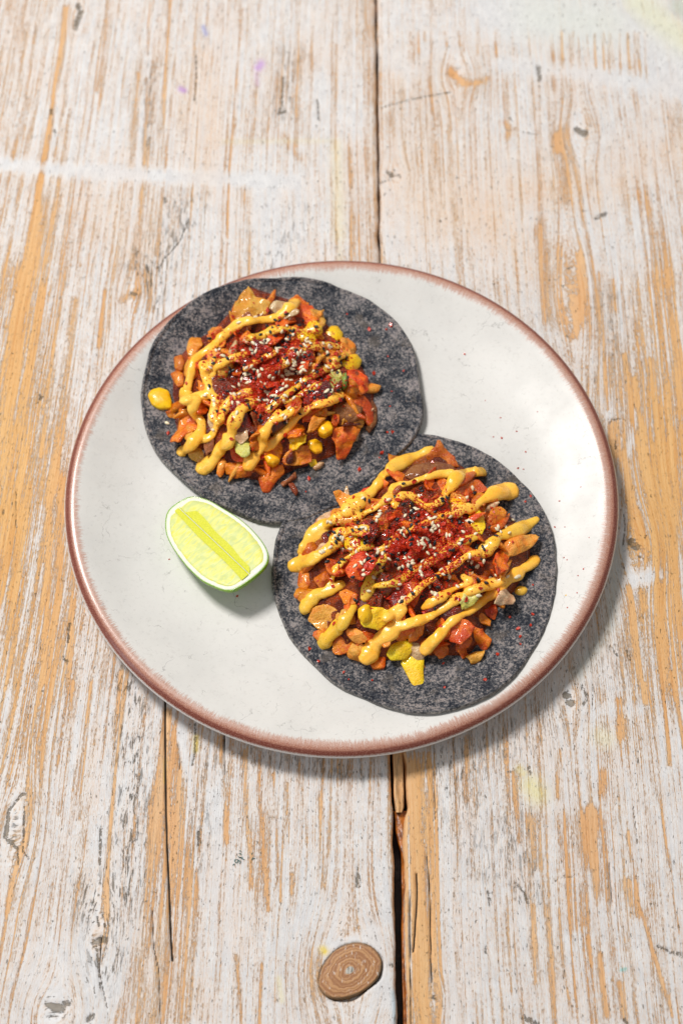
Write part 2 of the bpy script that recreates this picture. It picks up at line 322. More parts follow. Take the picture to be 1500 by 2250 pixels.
def knot_r(X, Y):
    c = KNOT_C; dx = X-c[0]; dy = Y-c[1]; a = math.radians(33); u = dx*math.cos(a)+dy*math.sin(a); v = -dx*math.sin(a)+dy*math.cos(a)
    return np.sqrt((u/1.58)**2+(v/1.12)**2)*(1+.03*np.sin(3*np.arctan2(v, u)+1))

def mat_table():
    N = NT('weathered_paint_on_pine'); g = N.attr('grain', 'Vector'); bare = N.attr('bare'); tan = N.attr('tan'); dark = N.attr('dark')
    crack = N.attr('crack'); fl = N.attr('flake'); gold = N.attr('gold')
    n_line = N.noise(N.vscale(g, (6.6, .03, 1)), 1, 3, .6)          # growth rings, long lines
    n_line2 = N.noise(N.vscale(g, (19, .13, 1), (3, 1, 0)), 1, 4, .65)
    n_med = N.noise(N.vscale(g, (4.2, .45, 1), (9, 4, 0)), 1, 6, .72, .3)
    n_fine = N.noise(N.vscale(g, (22, 4.5, 1)), 1, 6, .78)
    n_big = N.noise(N.vscale(g, (.28, .10, 1)), 1, 3, .5)
    # how thin the paint is
    p = N.math('MULTIPLY', N.math('SUBTRACT', n_line, .5), 1.45)
    p = N.math('ADD', p, N.math('MULTIPLY', N.math('SUBTRACT', n_line2, .5), 1.25))
    p = N.math('ADD', p, N.math('MULTIPLY', N.math('SUBTRACT', n_med, .5), 1.1))
    p = N.math('ADD', p, N.math('MULTIPLY', N.math('SUBTRACT', n_fine, .5), 1.45))
    p = N.math('ADD', p, N.math('MULTIPLY', N.math('SUBTRACT', n_big, .5), .7))
    p = N.math('ADD', p, N.math('MULTIPLY', bare, .40))
    p = N.math('ADD', p, N.math('MULTIPLY', gold, .36))
    p = N.math('ADD', p, N.math('MULTIPLY', fl, .10))
    worn = N.rng(p, .20, .38)
    thin = N.math('ADD', N.rng(p, -.22, .28, 0, .58), N.math('MULTIPLY', tan, .85), clamp=True)
    thin = N.math('MULTIPLY', thin, N.rng(n_fine, .30, .62, .55, 1.0))
    # wood
    n_dk = N.noise(N.vscale(g, (13, .14, 1), (8, 8, 3)), 1, 5, .75); n_w = N.noise(N.vscale(g, (1.6, .08, 1), (5, 8, 3)), 1, 3, .6); ww = N.mix(N.rng(n_w, .38, .62), (.80, .50, .27), (.74, .39, .17))
    ww = N.mix(N.math('MULTIPLY', gold, .9, clamp=True), ww, N.mix(N.rng(n_dk, .38, .62), (.84, .50, .19), (.72, .34, .065)))
    ww = N.mix(N.rng(n_dk, .50, .66, 0, .6), ww, (.60, .24, .05)); ww = N.mix(N.rng(N.noise(N.vscale(g, (24, .5, 1)), 1, 3, .7), .58, .7, 0, .35), ww, (.50, .22, .07))
    ww = N.mix(N.rng(n_fine, .35, .7, 0, .35), ww, (.80, .58, .38))
    # paint
    pn = N.noise(N.vscale(g, (2.2, 1.2, 1)), 1, 4, .6)
    pc = N.mix(N.rng(N.math('ADD', N.math('MULTIPLY', pn, .6), N.math('MULTIPLY', n_fine, .4)), .38, .62), (.79, .78, .785), (.68, .675, .69))
    pc = N.mix(N.rng(N.noise(N.vscale(g, (.35, .2, 1), (5, 2, 1)), 1, 2), .45, .7, 0, .5), pc, (.77, .70, .665))
    c = N.mix(thin, pc, N.mix(.5, ww, (.80, .65, .52)))
    c = N.mix(worn, c, ww)
    # stains of other colours, and the shade tint beside the plate
    stc = N.t.nodes.new('ShaderNodeAttribute'); stc.attribute_name = 'stain_shade'
    c = N.mix(N.math('MULTIPLY', stc.outputs['Alpha'], N.rng(n_fine, .3, .6, .55, 1.0)), c, stc.outputs['Color'])
    # dirt at the torn edges of the paint
    edge = N.math('SUBTRACT', 1.0, N.math('ABSOLUTE', N.math('MULTIPLY', N.math('SUBTRACT', p, .2), 14)), clamp=True)
    n_d = N.noise(N.vscale(g, (7, .9, 1), (1, 8, 0)), 1, 4, .7)
    dirt = N.math('MULTIPLY', edge, N.rng(n_d, .50, .62))
    dirt = N.math('MULTIPLY', dirt, N.math('ADD', .22, fl), clamp=True)
    n_f = N.noise(N.vscale(g, (6.5, 1.1, 1), (4, 4, 2)), 1, 5, .72, .4)
    dirt = N.math('ADD', dirt, N.math('MULTIPLY', fl, N.rng(n_f, .545, .63)), clamp=True)
    spk = N.noise(N.vscale(g, (9, 2.6, 1), (2, 7, 5)), 1, 3, .75)
    dirt = N.math('ADD', dirt, N.rng(spk, .625, .68, 0, .85), clamp=True)
    n_f0 = N.noise(N.vscale(g, (9, 4.5, 1), (2, 2, 8)), 1, 4, .75)
    spf = N.noise(N.vscale(g, (26, 9, 1), (6, 2, 4)), 1, 3, .7); dirt = N.math('ADD', dirt, N.rng(spf, .64, .72, 0, .55), clamp=True)
    dk = N.rng(N.math('MULTIPLY', dark, N.rng(n_f0, .34, .62, .05, 1.5)), .4, .75)
    dirt = N.math('ADD', dirt, N.math('MULTIPLY', dk, .92), clamp=True)
    c = N.mix(N.math('MULTIPLY', dirt, .85), c, N.mix(N.rng(n_med, .4, .6), (.10, .075, .045), (.20, .155, .10)))
    c = N.mix(N.rng(crack, .25, .6), c, (.035, .02, .01))
    # saw scratches
    sc = N.noise(N.vscale(N.coord(), (1500, 1500, 1)), 1, 1)
    h = N.math('ADD', N.math('MULTIPLY', worn, -.5), N.math('MULTIPLY', n_line2, .55))
    h = N.math('ADD', h, N.math('MULTIPLY', n_fine, .45)); h = N.math('SUBTRACT', h, N.math('MULTIPLY', dirt, 1.0))
    b = N.bump(h, .85, .0007)
    return N.out(Base_Color=c, Roughness=N.rng(worn, 0, 1, .50, .62), Normal=b, Specular_IOR_Level=.35)
M_TABLE = mat_table()
table = tag(empty('table'), 'weathered pine table top with worn white paint under the plate', 'table')
plank(-1, eL, table, M_TABLE); plank(1, eR, table, M_TABLE)
plank(-1, eL, table, M_TABLE, False, 24.35, 22); plank(1, eR, table, M_TABLE, False, 24.35, 22)

# dark batten added under the joint to blacken the gap, with resin and crumbs caught in it
def simple(name, col, rough=.5, var=None, scale=8, bumpd=0, **k):
    N = NT(name); n = N.noise(N.vscale(N.coord(), (100, 100, 100)), scale, 4, .6)
    c = N.mix(N.rng(n, .35, .65), col, var) if var else col
    kw = dict(Base_Color=c, Roughness=rough)
    if bumpd: kw['Normal'] = N.bump(n, .8, bumpd)
    kw.update(k); return N.out(**kw)
M_GAP_BACKING = simple('dark_gap_backing', (.035, .014, .006), .45, (.012, .006, .004), 1.5, .001)
def box(name, x0, x1, y0, y1, z0, z1, mat, parent, sub=1):
    v = [(x, y, z) for z in (z0, z1) for y in (y0, y1) for x in (x0, x1)]
    f = [(0, 2, 3, 1), (4, 5, 7, 6), (0, 1, 5, 4), (2, 6, 7, 3), (0, 4, 6, 2), (1, 3, 7, 5)]
    return link(name, v, f, mat, parent, False)
box('gap_backing', -4, 8, -70, 75, -4.4, -1.6, M_GAP_BACKING, table)  # unseen board, added dark so the joint looks black
M_RESIN = simple('orange_brown_resin', (.48, .15, .02), .3, (.16, .045, .01), 2.5, .0012)
def strip(name, pts, mat, parent, z0, z1, seed, tint=None):
    # pts: (py, left px, right px): a rough sliver lying in the joint
    pts = sorted(pts); ys = np.linspace(pts[0][0], pts[-1][0], 70)
    V, Fc = [], []; K = 9
    for i, y in enumerate(ys):
        l = np.interp(y, [p[0] for p in pts], [p[1] for p in pts]); r = np.interp(y, [p[0] for p in pts], [p[2] for p in pts])
        for k in range(K):
            t = k/(K-1); zt = (z0+(z1-z0)*(1 if 0 < k < K-1 else 0))+.07*float(fbm(np.array(t*6.), np.array(i*.13), seed, 3, 1.3))*(0 < k < K-1)
            V.append(at(l+(r-l)*t, y, zt))
    for i in range(len(ys)-1):
        for k in range(K-1): Fc.append((i*K+k, i*K+k+1, (i+1)*K+k+1, (i+1)*K+k))
    Vn = np.array(V)
    A = {'grain': ('FLOAT_VECTOR', np.stack([Vn[:, 0]*1.4, Vn[:, 1], np.full(len(Vn), 9.+seed)], -1)), 'bare': ('FLOAT', np.full(len(Vn), 1.3)), 'gold': ('FLOAT', np.full(len(Vn), .35)), 'stain_shade': ('FLOAT_COLOR', np.zeros((len(Vn), 4))), 'dark': ('FLOAT', np.zeros(len(Vn))), 'crack': ('FLOAT', np.zeros(len(Vn))), 'flake': ('FLOAT', np.full(len(Vn), .3)), 'tan': ('FLOAT', np.zeros(len(Vn)))}
    return link(name, V, Fc, mat, parent, True, A)
strip('splinter', [(1560, 862, 880), (1655, 860, 886), (1700, 862, 888), (1745, 863, 889), (1775, 866, 888), (1785, 868, 884)], M_TABLE, table, -1.2, -.05, 3)
strip('resin_streak', [(1782, 862, 896), (1800, 864, 900), (1825, 866, 898), (1850, 872, 896), (1875, 880, 894), (1990, 882, 890), (2040, 880, 896), (2140, 882, 900), (2200, 884, 900), (2260, 884, 902)], M_RESIN, table, -1.5, -.35, 4)

# the big knot in the left plank
def mat_knot():
    N = NT('knot_wood'); u = N.attr('kr'); n = N.noise(N.vscale(N.coord(), (100, 100, 100)), 2.2, 4)
    r = N.math('ADD', u, N.math('MULTIPLY', N.math('SUBTRACT', n, .5), .36))
    ring = N.math('ADD', N.math('MULTIPLY', N.math('SINE', N.math('MULTIPLY', r, 52.0)), .6), N.math('MULTIPLY', N.math('SINE', N.math('MULTIPLY', r, 21.0)), .5))
    c = N.mix(N.rng(ring, -.5, .7), (.33, .14, .05), (.50, .26, .11))
    c = N.mix(N.rng(n, .55, .75, 0, .5), c, (.20, .06, .02))
    scr = N.noise(N.vscale(N.coord(), (900, 260, 100)), 1, 4, .7)
    c = N.mix(N.rng(scr, .57, .68, 0, .8), c, (.74, .68, .62))
    c = N.mix(N.rng(u, .15, .11), c, N.mix(N.rng(scr, .40, .55), (.10, .09, .07), (.50, .47, .42)))
    c = N.mix(N.rng(N.math('ADD', u, N.math('MULTIPLY', n, .12)), .93, 1.04, 0, .8), c, (.11, .08, .04))
    return N.out(Base_Color=c, Roughness=.5, Normal=N.bump(N.math('ADD', N.math('MULTIPLY', ring, .3), scr), .45, .0003))
V, Fc, A = [], [], []
nr, na = 26, 72
for i in range(nr+1):
    r = i/nr*.985
    for j in range(na):
        t = 2*math.pi*j/na; a = math.radians(33); k = r/(1+.03*math.sin(3*t+1)); u, v = 1.58*k*math.cos(t), 1.12*k*math.sin(t)
        x, y = KNOT_C[0]+u*math.cos(a)-v*math.sin(a), KNOT_C[1]+u*math.sin(a)+v*math.cos(a)
        V.append((x, y, .03-.03*r*r-(.4 if i == nr else 0))); A.append(r)
for i in range(nr):
    for j in range(na): Fc.append((i*na+j, (i+1)*na+j, (i+1)*na+(j+1) % na, i*na+(j+1) % na))
tag(link('knot', V, Fc, mat_knot(), table, True, {'kr': ('FLOAT', A)}), 'round brown knot with growth rings, bottom of the left plank')

# faint blue-green stamped marks (a comma, g, p, a tick and a broken stroke) on the left plank
M_INK = simple('faded_green_ink', (.05, .13, .12), .6)
def ink(px_strokes, wd):
    V, Fc = [], []
    for pts in px_strokes:
        P = [np.array(at(490+x/15, 1840+y/15, .045)) for x, y in pts]
        for i in range(len(P)):
            a = P[max(i-1, 0)]; b = P[min(i+1, len(P)-1)]; d = (b-a)/np.linalg.norm(b-a); n = np.array([-d[1], d[0], 0])*wd*(.75 if i in (0, len(P)-1) else 1)
            V += [P[i]-n, P[i]+n]
            if i: k = len(V); Fc.append((k-4, k-2, k-1, k-3))
    return V, Fc
def arc(cx, cy, r, a0, a1, n=14, ry=None):
    return [(cx+r*math.cos(math.radians(a0+(a1-a0)*i/n)), cy+(ry or r)*math.sin(math.radians(a0+(a1-a0)*i/n))) for i in range(n+1)]
V, Fc = ink([[(545, 430), (575, 440), (600, 470)], arc(560, 620, 62, -75, 20, 9)[:0] or [(520, 535), (560, 520), (600, 545), (615, 580)], [(490, 600), (510, 640), (550, 660), (620, 665), (650, 640)],
             [(545, 655), (620, 690), (710, 735)], arc(440, 770, 55, -70, 280, 16), [(470, 730), (540, 765), (570, 800), (560, 850), (535, 860)], [(395, 885), (350, 880), (320, 925)], [(355, 860), (375, 895)],
             [(985, 510), (950, 520), (950, 575)], [(945, 750), (965, 700), (1000, 682), (1060, 695)]], .018)
tag(link('stamped_mark', V, Fc, M_INK, table, False), 'small blue-green stamped letters g p on the left plank')

# ================================================================== PLATE
PR = [(0, .62), (3, .62), (6, .63), (8.6, .66), (9.6, .74), (10.5, .93), (11.3, 1.22), (12.0, 1.55), (12.5, 1.80), (12.8, 1.93), (12.95, 1.965), (13.1, 1.955), (13.25, 1.90), (13.38, 1.79), (13.46, 1.66), (13.5, 1.54), (13.47, 1.43), (13.35, 1.33),
      (12.9, 1.12), (12.0, .72), (11.0, .42), (9.8, .22), (9.0, .18), (8.7, .02), (8.3, .02), (8.0, .2), (4, .25), (0, .25)]
PR = [(r, .62+(z-.62)*.78 if z > .62 else z) for r, z in PR]
def catmull(P, n):
    P = np.array(P, float); P = np.vstack([2*P[0]-P[1], P, 2*P[-1]-P[-2]]); out = []
    for i in range(1, len(P)-2):
        for k in range(n):
            t = k/n
            out.append(.5*((2*P[i])+(-P[i-1]+P[i+1])*t+(2*P[i-1]-5*P[i]+4*P[i+1]-P[i+2])*t*t+(-P[i-1]+3*P[i]-3*P[i+1]+P[i+2])*t**3))
    out.append(P[-2]); return np.array(out)
prof = catmull(PR, 4); ntop = 15*4
PRX, PRZ = prof[:41, 0], prof[:41, 1]
def zplate(r): return np.interp(r, [p[0] for p in PR[:11]], [p[1] for p in PR[:11]])
def mat_plate():
    N = NT('speckled_white_glaze'); v = N.vscale(N.coord(), (100, 100, 100)); x, y, z = N.sep(v)
    r = N.math('SQRT', N.math('ADD', N.math('MULTIPLY', x, x), N.math('MULTIPLY', y, y)))
    ang = N.math('ARCTAN2', y, x)
    # brush-like fringe: noise that runs along the radius
    fr = N.comb(N.math('MULTIPLY', N.math('COSINE', ang), 90.0), N.math('MULTIPLY', N.math('SINE', ang), 90.0), N.math('MULTIPLY', r, .9))
    n1 = N.noise(fr, 2.6, 3, .8); n2 = N.noise(N.vscale(fr, (.06, .06, .2)), 1, 2)
    inner = N.math('ADD', 12.76, N.math('MULTIPLY', N.math('SUBTRACT', n1, .5), .95)); inner = N.math('ADD', inner, N.math('MULTIPLY', N.math('SUBTRACT', n2, .5), .22))
    s = N.math('SUBTRACT', r, inner)
    band = N.math('MULTIPLY', N.rng(s, -.06, .16), N.rng(s, .0, .5, .72, 1.0))
    under = N.math('MULTIPLY', N.rng(z, 1.44, 1.40), N.rng(r, 13.0, 13.2))
    sp = N.noise(v, 30, 3, .7); sp2 = N.noise(v, 16, 2, .6)
    lite = N.mix(N.rng(sp, .40, .62), (.42, .18, .125), (.64, .41, .32))
    darkc = N.mix(N.rng(sp, .55, .66), (.16, .03, .02), (.46, .22, .16))
    core = N.math('MULTIPLY', N.rng(r, 13.18, 13.30), N.rng(z, 1.45, 1.50))
    lite = N.mix(N.rng(r, 13.0, 13.2, 0, .8), lite, N.mix(N.rng(sp, .4, .6), (.30, .095, .06), (.52, .26, .18))); brown = N.mix(N.math('MULTIPLY', core, .85), lite, darkc)
    brown = N.mix(N.math('MULTIPLY', N.rng(z, 1.50, 1.42), N.rng(r, 13.3, 13.4)), brown, N.mix(N.rng(sp2, .45, .58), (.60, .56, .54), (.30, .14, .11)))
    # white glaze with cloudy dirt and hairlines
    cl = N.noise(v, .35, 4, .6); base = N.mix(N.rng(cl, .35, .7), (.745, .73, .705), (.685, .672, .65))
    fine = N.noise(v, 5, 5, .75); base = N.mix(N.rng(fine, .52, .72, 0, .30), base, (.45, .43, .40))
    vd = N.t.nodes.new('ShaderNodeVectorMath'); vd.operation = 'ADD'; N.link(v, vd.inputs[0])
    nd = N.noise(v, .8, 4, .6, 0, 1); vs = N.t.nodes.new('ShaderNodeVectorMath'); vs.operation = 'SCALE'; N.link(nd, vs.inputs[0]); vs.inputs['Scale'].default_value = 1.6; N.link(vs.outputs[0], vd.inputs[1])
    e1 = N.voro(vd.outputs[0], .42, 'DISTANCE_TO_EDGE'); e2 = N.voro(vd.outputs[0], 1.3, 'DISTANCE_TO_EDGE')
    m1 = N.rng(N.noise(v, .5, 3, .6), .52, .62); m2 = N.rng(N.noise(v, .9, 3, .6, 2), .55, .68)
    hair = N.math('ADD', N.math('MULTIPLY', N.rng(e1, .010, .002), m1), N.math('MULTIPLY', N.rng(e2, .022, .006), m2), clamp=True)
    base = N.mix(N.math('MULTIPLY', hair, .42), base, (.22, .21, .2))
    c = N.mix(band, base, brown); c = N.mix(under, c, (.72, .70, .69))
    rough = N.rng(cl, .3, .7, .34, .46)
    return N.out(Base_Color=c, Roughness=N.mix(band, rough, N.rng(sp, .4, .6, .14, .3)), Normal=N.bump(N.math('ADD', N.math('MULTIPLY', fine, .3), N.math('MULTIPLY', N.math('MULTIPLY', sp, band), .8)), .22, .0003), Coat_Weight=N.math('MULTIPLY', band, .3), Coat_Roughness=.14, Specular_IOR_Level=.28)
na = 360; V = []; Fc = []
for (r, z) in prof[1:-1]:
    for j in range(na):
        t = 2*math.pi*j/na; q = 1+.0012*math.sin(2*t+1)*(r > 9); V.append((r*q*math.cos(t), r*q*math.sin(t), z))
K = len(prof)-2
for i in range(K-1):
    for j in range(na): Fc.append((i*na+j, (i+1)*na+j, (i+1)*na+(j+1) % na, i*na+(j+1) % na))
V.append((0, 0, .62)); V.append((0, 0, .25)); c0, c1 = len(V)-2, len(V)-1
for j in range(na): Fc.append((c0, j, (j+1) % na)); Fc.append((c1, (K-1)*na+(j+1) % na, (K-1)*na+j))
plate = tag(link('plate', V, Fc, mat_plate(), None), 'large round off-white glazed plate with a brown brushed rim', 'plate')
SURF.append(bvh(V, Fc))

# ================================================================== TORTILLAS
def mat_tortilla():
    N = NT('blue_corn_tortilla'); v = N.vscale(N.coord(), (100, 100, 100)); e = N.attr('edge')
    off = N.t.nodes.new('ShaderNodeVectorMath'); off.operation = 'ADD'; N.link(v, off.inputs[0]); N.link(N.comb(N.math('MULTIPLY', N.rnd(), 40), 0, 0), off.inputs[1]); v = off.outputs[0]
    a = N.noise(v, 6.5, 6, .8); b = N.noise(v, 1.0, 4, .6); c_ = N.noise(N.vscale(v, (1, 1, 1), (7, 3, 1)), 11, 3, .7)
    f = N.math('ADD', N.math('MULTIPLY', a, .62), N.math('MULTIPLY', c_, .38)); f = N.math('ADD', f, N.math('MULTIPLY', N.math('SUBTRACT', b, .5), .34))
    c = N.mix(N.rng(f, .43, .50), (.008, .012, .022), (.078, .081, .092))
    c = N.mix(N.rng(f, .505, .57), c, (.30, .265, .255))
    c = N.mix(N.rng(c_, .66, .70, 0, .8), c, (.42, .27, .20))
    c = N.mix(N.rng(b, .55, .72, 0, .12), c, (.23, .19, .26))
    tb = N.noise(v, .75, 4, .65); c = N.mix(N.rng(tb, .56, .68, 0, .5), c, (.13, .105, .085)); c = N.mix(N.rng(tb, .44, .34, 0, .45), c, (.02, .022, .03))
    c = N.mix(N.math('MULTIPLY', e, .75), c, N.mix(N.rng(a, .4, .6), (.06, .06, .065), (.46, .42, .38)))
    return N.out(Base_Color=c, Roughness=.72, Normal=N.bump(f, .7, .0006), Specular_IOR_Level=.3)
M_TORT = mat_tortilla()
T1_OUT = [(312, 905), (311, 850), (322, 790), (350, 730), (392, 683), (440, 648), (500, 622), (560, 609), (625, 605), (690, 610), (745, 628), (800, 650), (850, 683), (885, 722), (908, 765), (920, 830), (929, 885), (927, 925), (905, 968), (868, 1005), (815, 1062), (770, 1096), (715, 1122), (660, 1143), (600, 1149), (550, 1140), (500, 1116), (450, 1092), (400, 1055), (352, 1005), (325, 955)]
T2_OUT = [(598, 1235), (608, 1175), (640, 1100), (700, 1040), (780, 985), (860, 955), (920, 951), (985, 962), (1060, 990), (1120, 1035), (1175, 1090), (1208, 1150), (1222, 1225), (1220, 1290), (1205, 1365), (1165, 1440), (1115, 1500), (1050, 1540), (985, 1562), (930, 1567), (865, 1558), (800, 1535), (745, 1508), (690, 1460), (645, 1410), (615, 1350), (598, 1290)]
def smoothmax(a, b, k): return .5*(a+b+np.sqrt((a-b)**2+k*k))
def tort_z1(x, y):
    base = zplate(np.hypot(x, y))+.05
    # rests on the rim wall at the top left and on the front tortilla at the lower right
    pl = .86+.034*(y-2)+np.clip((x*.8-y*.6-0)/9, 0, 1)*.30
    return smoothmax(base, pl, .12)
def tort_z2(x, y):
    base = zplate(np.hypot(x, y))+.04
    pl = .66+.028*np.clip(np.hypot(x-4, y+2.5)-3.0, 0, 9)+.05*np.clip(x-4, 0, 9)
    return smoothmax(base, pl, .08)
def tortilla(name, outline, zf, th, seed, label):
    P = []
    for px, py in outline:
        z = .9
        for _ in range(12):
            q = at(px, py, z); z = float(zf(q[0], q[1]))+th
        P.append(q[:2])
    P = np.array(P); c = P.mean(0); n = 240
    C = catmull(np.vstack([P[-2:], P, P[:2]]), 10)[20:20+len(P)*10]
    ang = np.arctan2(C[:, 1]-c[1], C[:, 0]-c[0]); rad = np.hypot(C[:, 0]-c[0], C[:, 1]-c[1]); o = np.argsort(ang); ang, rad = ang[o], rad[o]
    A_ = np.linspace(-math.pi, math.pi, n, endpoint=False); R = np.interp(A_, ang, rad, period=2*math.pi)
    R = R+.034*fbm(np.cos(A_)*9, np.sin(A_)*9, seed, 4, 1.6)
    fr = np.concatenate([np.linspace(.02, .85, 22), np.linspace(.87, .985, 14), [.993, .998, 1.0]]); V, ed = [], []
    for f in fr:
        x = c[0]+R*f*np.cos(A_); y = c[1]+R*f*np.sin(A_); d = R*(1-f)
        z = zf(x, y)+th+.035*fbm(x, y, seed+1, 3, 1.1)*f+(.05*np.sin(A_*3+seed)+.06*fbm(np.cos(A_)*3, np.sin(A_)*3, seed+4, 3, 1.5))*np.clip(1-d/.8, 0, 1)*f
        z = z+.03*np.exp(-((d-.10)/.07)**2)-.075*np.exp(-((d-.27)/.05)**2)*(.6+.4*np.sin(A_*5+seed))   # doubled lip
        z = z-(th*.7)*np.clip((f-.985)/.015, 0, 1)**2
        V += list(zip(x, y, z)); ed += list(1.15*np.exp(-(d/.055)**2)*np.clip(.75+.5*np.sin(A_*4+seed)+.3*np.sin(A_*17), .15, 1))
    nt = len(fr)
    for f in (1.0, .97, .6, .02):
        x = c[0]+R*f*np.cos(A_); y = c[1]+R*f*np.sin(A_); z = zf(x, y)+.035*fbm(x, y, seed+1, 3, 1.1)*f+(.05*np.sin(A_*3+seed)+.06*fbm(np.cos(A_)*3, np.sin(A_)*3, seed+4, 3, 1.5))*np.clip(1-R*(1-f)/.8, 0, 1)*f
        V += list(zip(x, y, z)); ed += [1.0 if f > .96 else 0]*n
    K = nt+4; Fc = []
    for i in range(K-1):
        for j in range(n): Fc.append((i*n+j, (i+1)*n+j, (i+1)*n+(j+1) % n, i*n+(j+1) % n))
    Fc.append(tuple(range(n))); Fc.append(tuple(reversed(range((K-1)*n, K*n))))
    ob = tag(link(name, V, Fc, M_TORT, None, True, {'edge': ('FLOAT', ed)}), label, 'tortilla')
    SURF.append(bvh(V, Fc)); return ob
tortilla('tortilla', T2_OUT, tort_z2, .2, 31, 'front speckled blue corn tortilla, its upper left edge tucked under the other')
tortilla('tortilla', T1_OUT, tort_z1, .2, 57, 'rear speckled blue corn tortilla lying partly on the front one, above the lime')

# ================================================================== FOOD MATERIALS
def mat_food(name, c1, c2, c3=None, rough=.28, sss=.25, rad=(1, .35, .12), bump=.0006, sc=3.0, coat=.5, chilli=0.0):
    N = NT(name); v0 = N.vscale(N.coord(), (100, 100, 100)); off = N.t.nodes.new('ShaderNodeVectorMath'); off.operation = 'ADD'; N.link(v0, off.inputs[0])
    N.link(N.comb(N.math('MULTIPLY', N.rnd(), 90), 0, 0), off.inputs[1]); v = off.outputs[0]
    a = N.noise(v, sc*.45, 3, .6, .5); f = N.noise(N.vscale(v, (1, 1, 1), (3, 3, 3)), sc*2.2, 4, .65)
    c = N.mix(N.rng(a, .40, .58), c1, c2)
    if c3: c = N.mix(N.rng(f, .58, .72, 0, .55), c, c3)
    hsv = N.t.nodes.new('ShaderNodeHueSaturation'); N.link(N.rng(N.rnd(), 0, 1, .488, .512, False), hsv.inputs['Hue']); N.link(N.rng(N.rnd(), 0, 1, 1.25, .88, False), hsv.inputs['Value']); N.link(c, hsv.inputs['Color'])
    c = hsv.outputs[0]
    if chilli is not None:
        g = N.noise(v0, 22, 2, .6); c = N.mix(N.rng(g, .67-chilli*.1, .71-chilli*.1), c, (.42, .025, .008))
        g2 = N.noise(N.vscale(v0, (1, 1, 1), (5, 5, 5)), 26, 1, .5); c = N.mix(N.rng(g2, .70, .73), c, (.05, .03, .015))
    return N.out(Base_Color=c, Roughness=N.rng(f, .3, .7, rough*.8, rough*1.5), Normal=N.bump(N.math('ADD', f, N.math('MULTIPLY', a, .8)), .8, bump*1.8), Subsurface_Weight=sss, Subsurface_Radius=rad, Subsurface_Scale=.003, Coat_Weight=coat, Coat_Roughness=.04)
M = {
 'orange': mat_food('orange_kimchi_leaf', (.86, .24, .005), (.66, .10, .003), (.90, .50, .09), sss=.06, coat=.25, chilli=.3),
 'amber': mat_food('amber_kimchi_leaf', (.80, .26, .012), (.82, .38, .05), (.52, .11, .006), sss=.06, coat=.3, chilli=.2),
 'red': mat_food('red_kimchi_leaf', (.58, .055, .002), (.78, .15, .005), (.25, .012, .002), sss=.04, coat=.3, chilli=.5),
 'jam': mat_food('dark_red_stewed_onion', (.09, .005, .002), (.24, .018, .003), (.03, .003, .002), .16, .03, bump=.0010, coat=.8, chilli=.3),
 'brown': mat_food('brown_braised_onion', (.24, .05, .010), (.36, .11, .03), (.11, .018, .005), .3, .05, bump=.0009, coat=.3),
 'corn': mat_food('yellow_corn', (.96, .58, .003), (.95, .48, .004), (.94, .72, .06), .28, .1, (1, .6, .1), .0002, 1.5, .3, .1),
 'pine': mat_food('yellow_pickled_cabbage', (1.0, .70, .01), (.96, .58, .01), (.92, .80, .16), .25, .1, (1, .7, .1), .0005, 3.0, .4, .1),
 'pale': mat_food('pale_onion', (.62, .36, .18), (.74, .52, .30), (.56, .20, .07), .25, .15, (1, .6, .4), .0004, 3, .4, .2),
 'green': mat_food('green_onion', (.04, .15, .01), (.20, .30, .04), (.01, .06, .005), .3, .05),
 'lettuce': mat_food('pale_green_cabbage', (.70, .62, .12), (.76, .70, .22), (.50, .46, .06), .28, .15, (1, .9, .3), .0005, 3, .4, .2),
}
M_SAUCE = mat_food('yellow_spiced_mayonnaise', (1.0, .52, .04), (1.0, .57, .07), None, .25, .12, (1, .6, .2), .00015, 2.0, .25, .0)
M_BASE = mat_food('dark_wet_filling', (.12, .012, .002), (.34, .055, .005), (.03, .003, .001), .22, 0, bump=.002, sc=2.5, coat=.4)

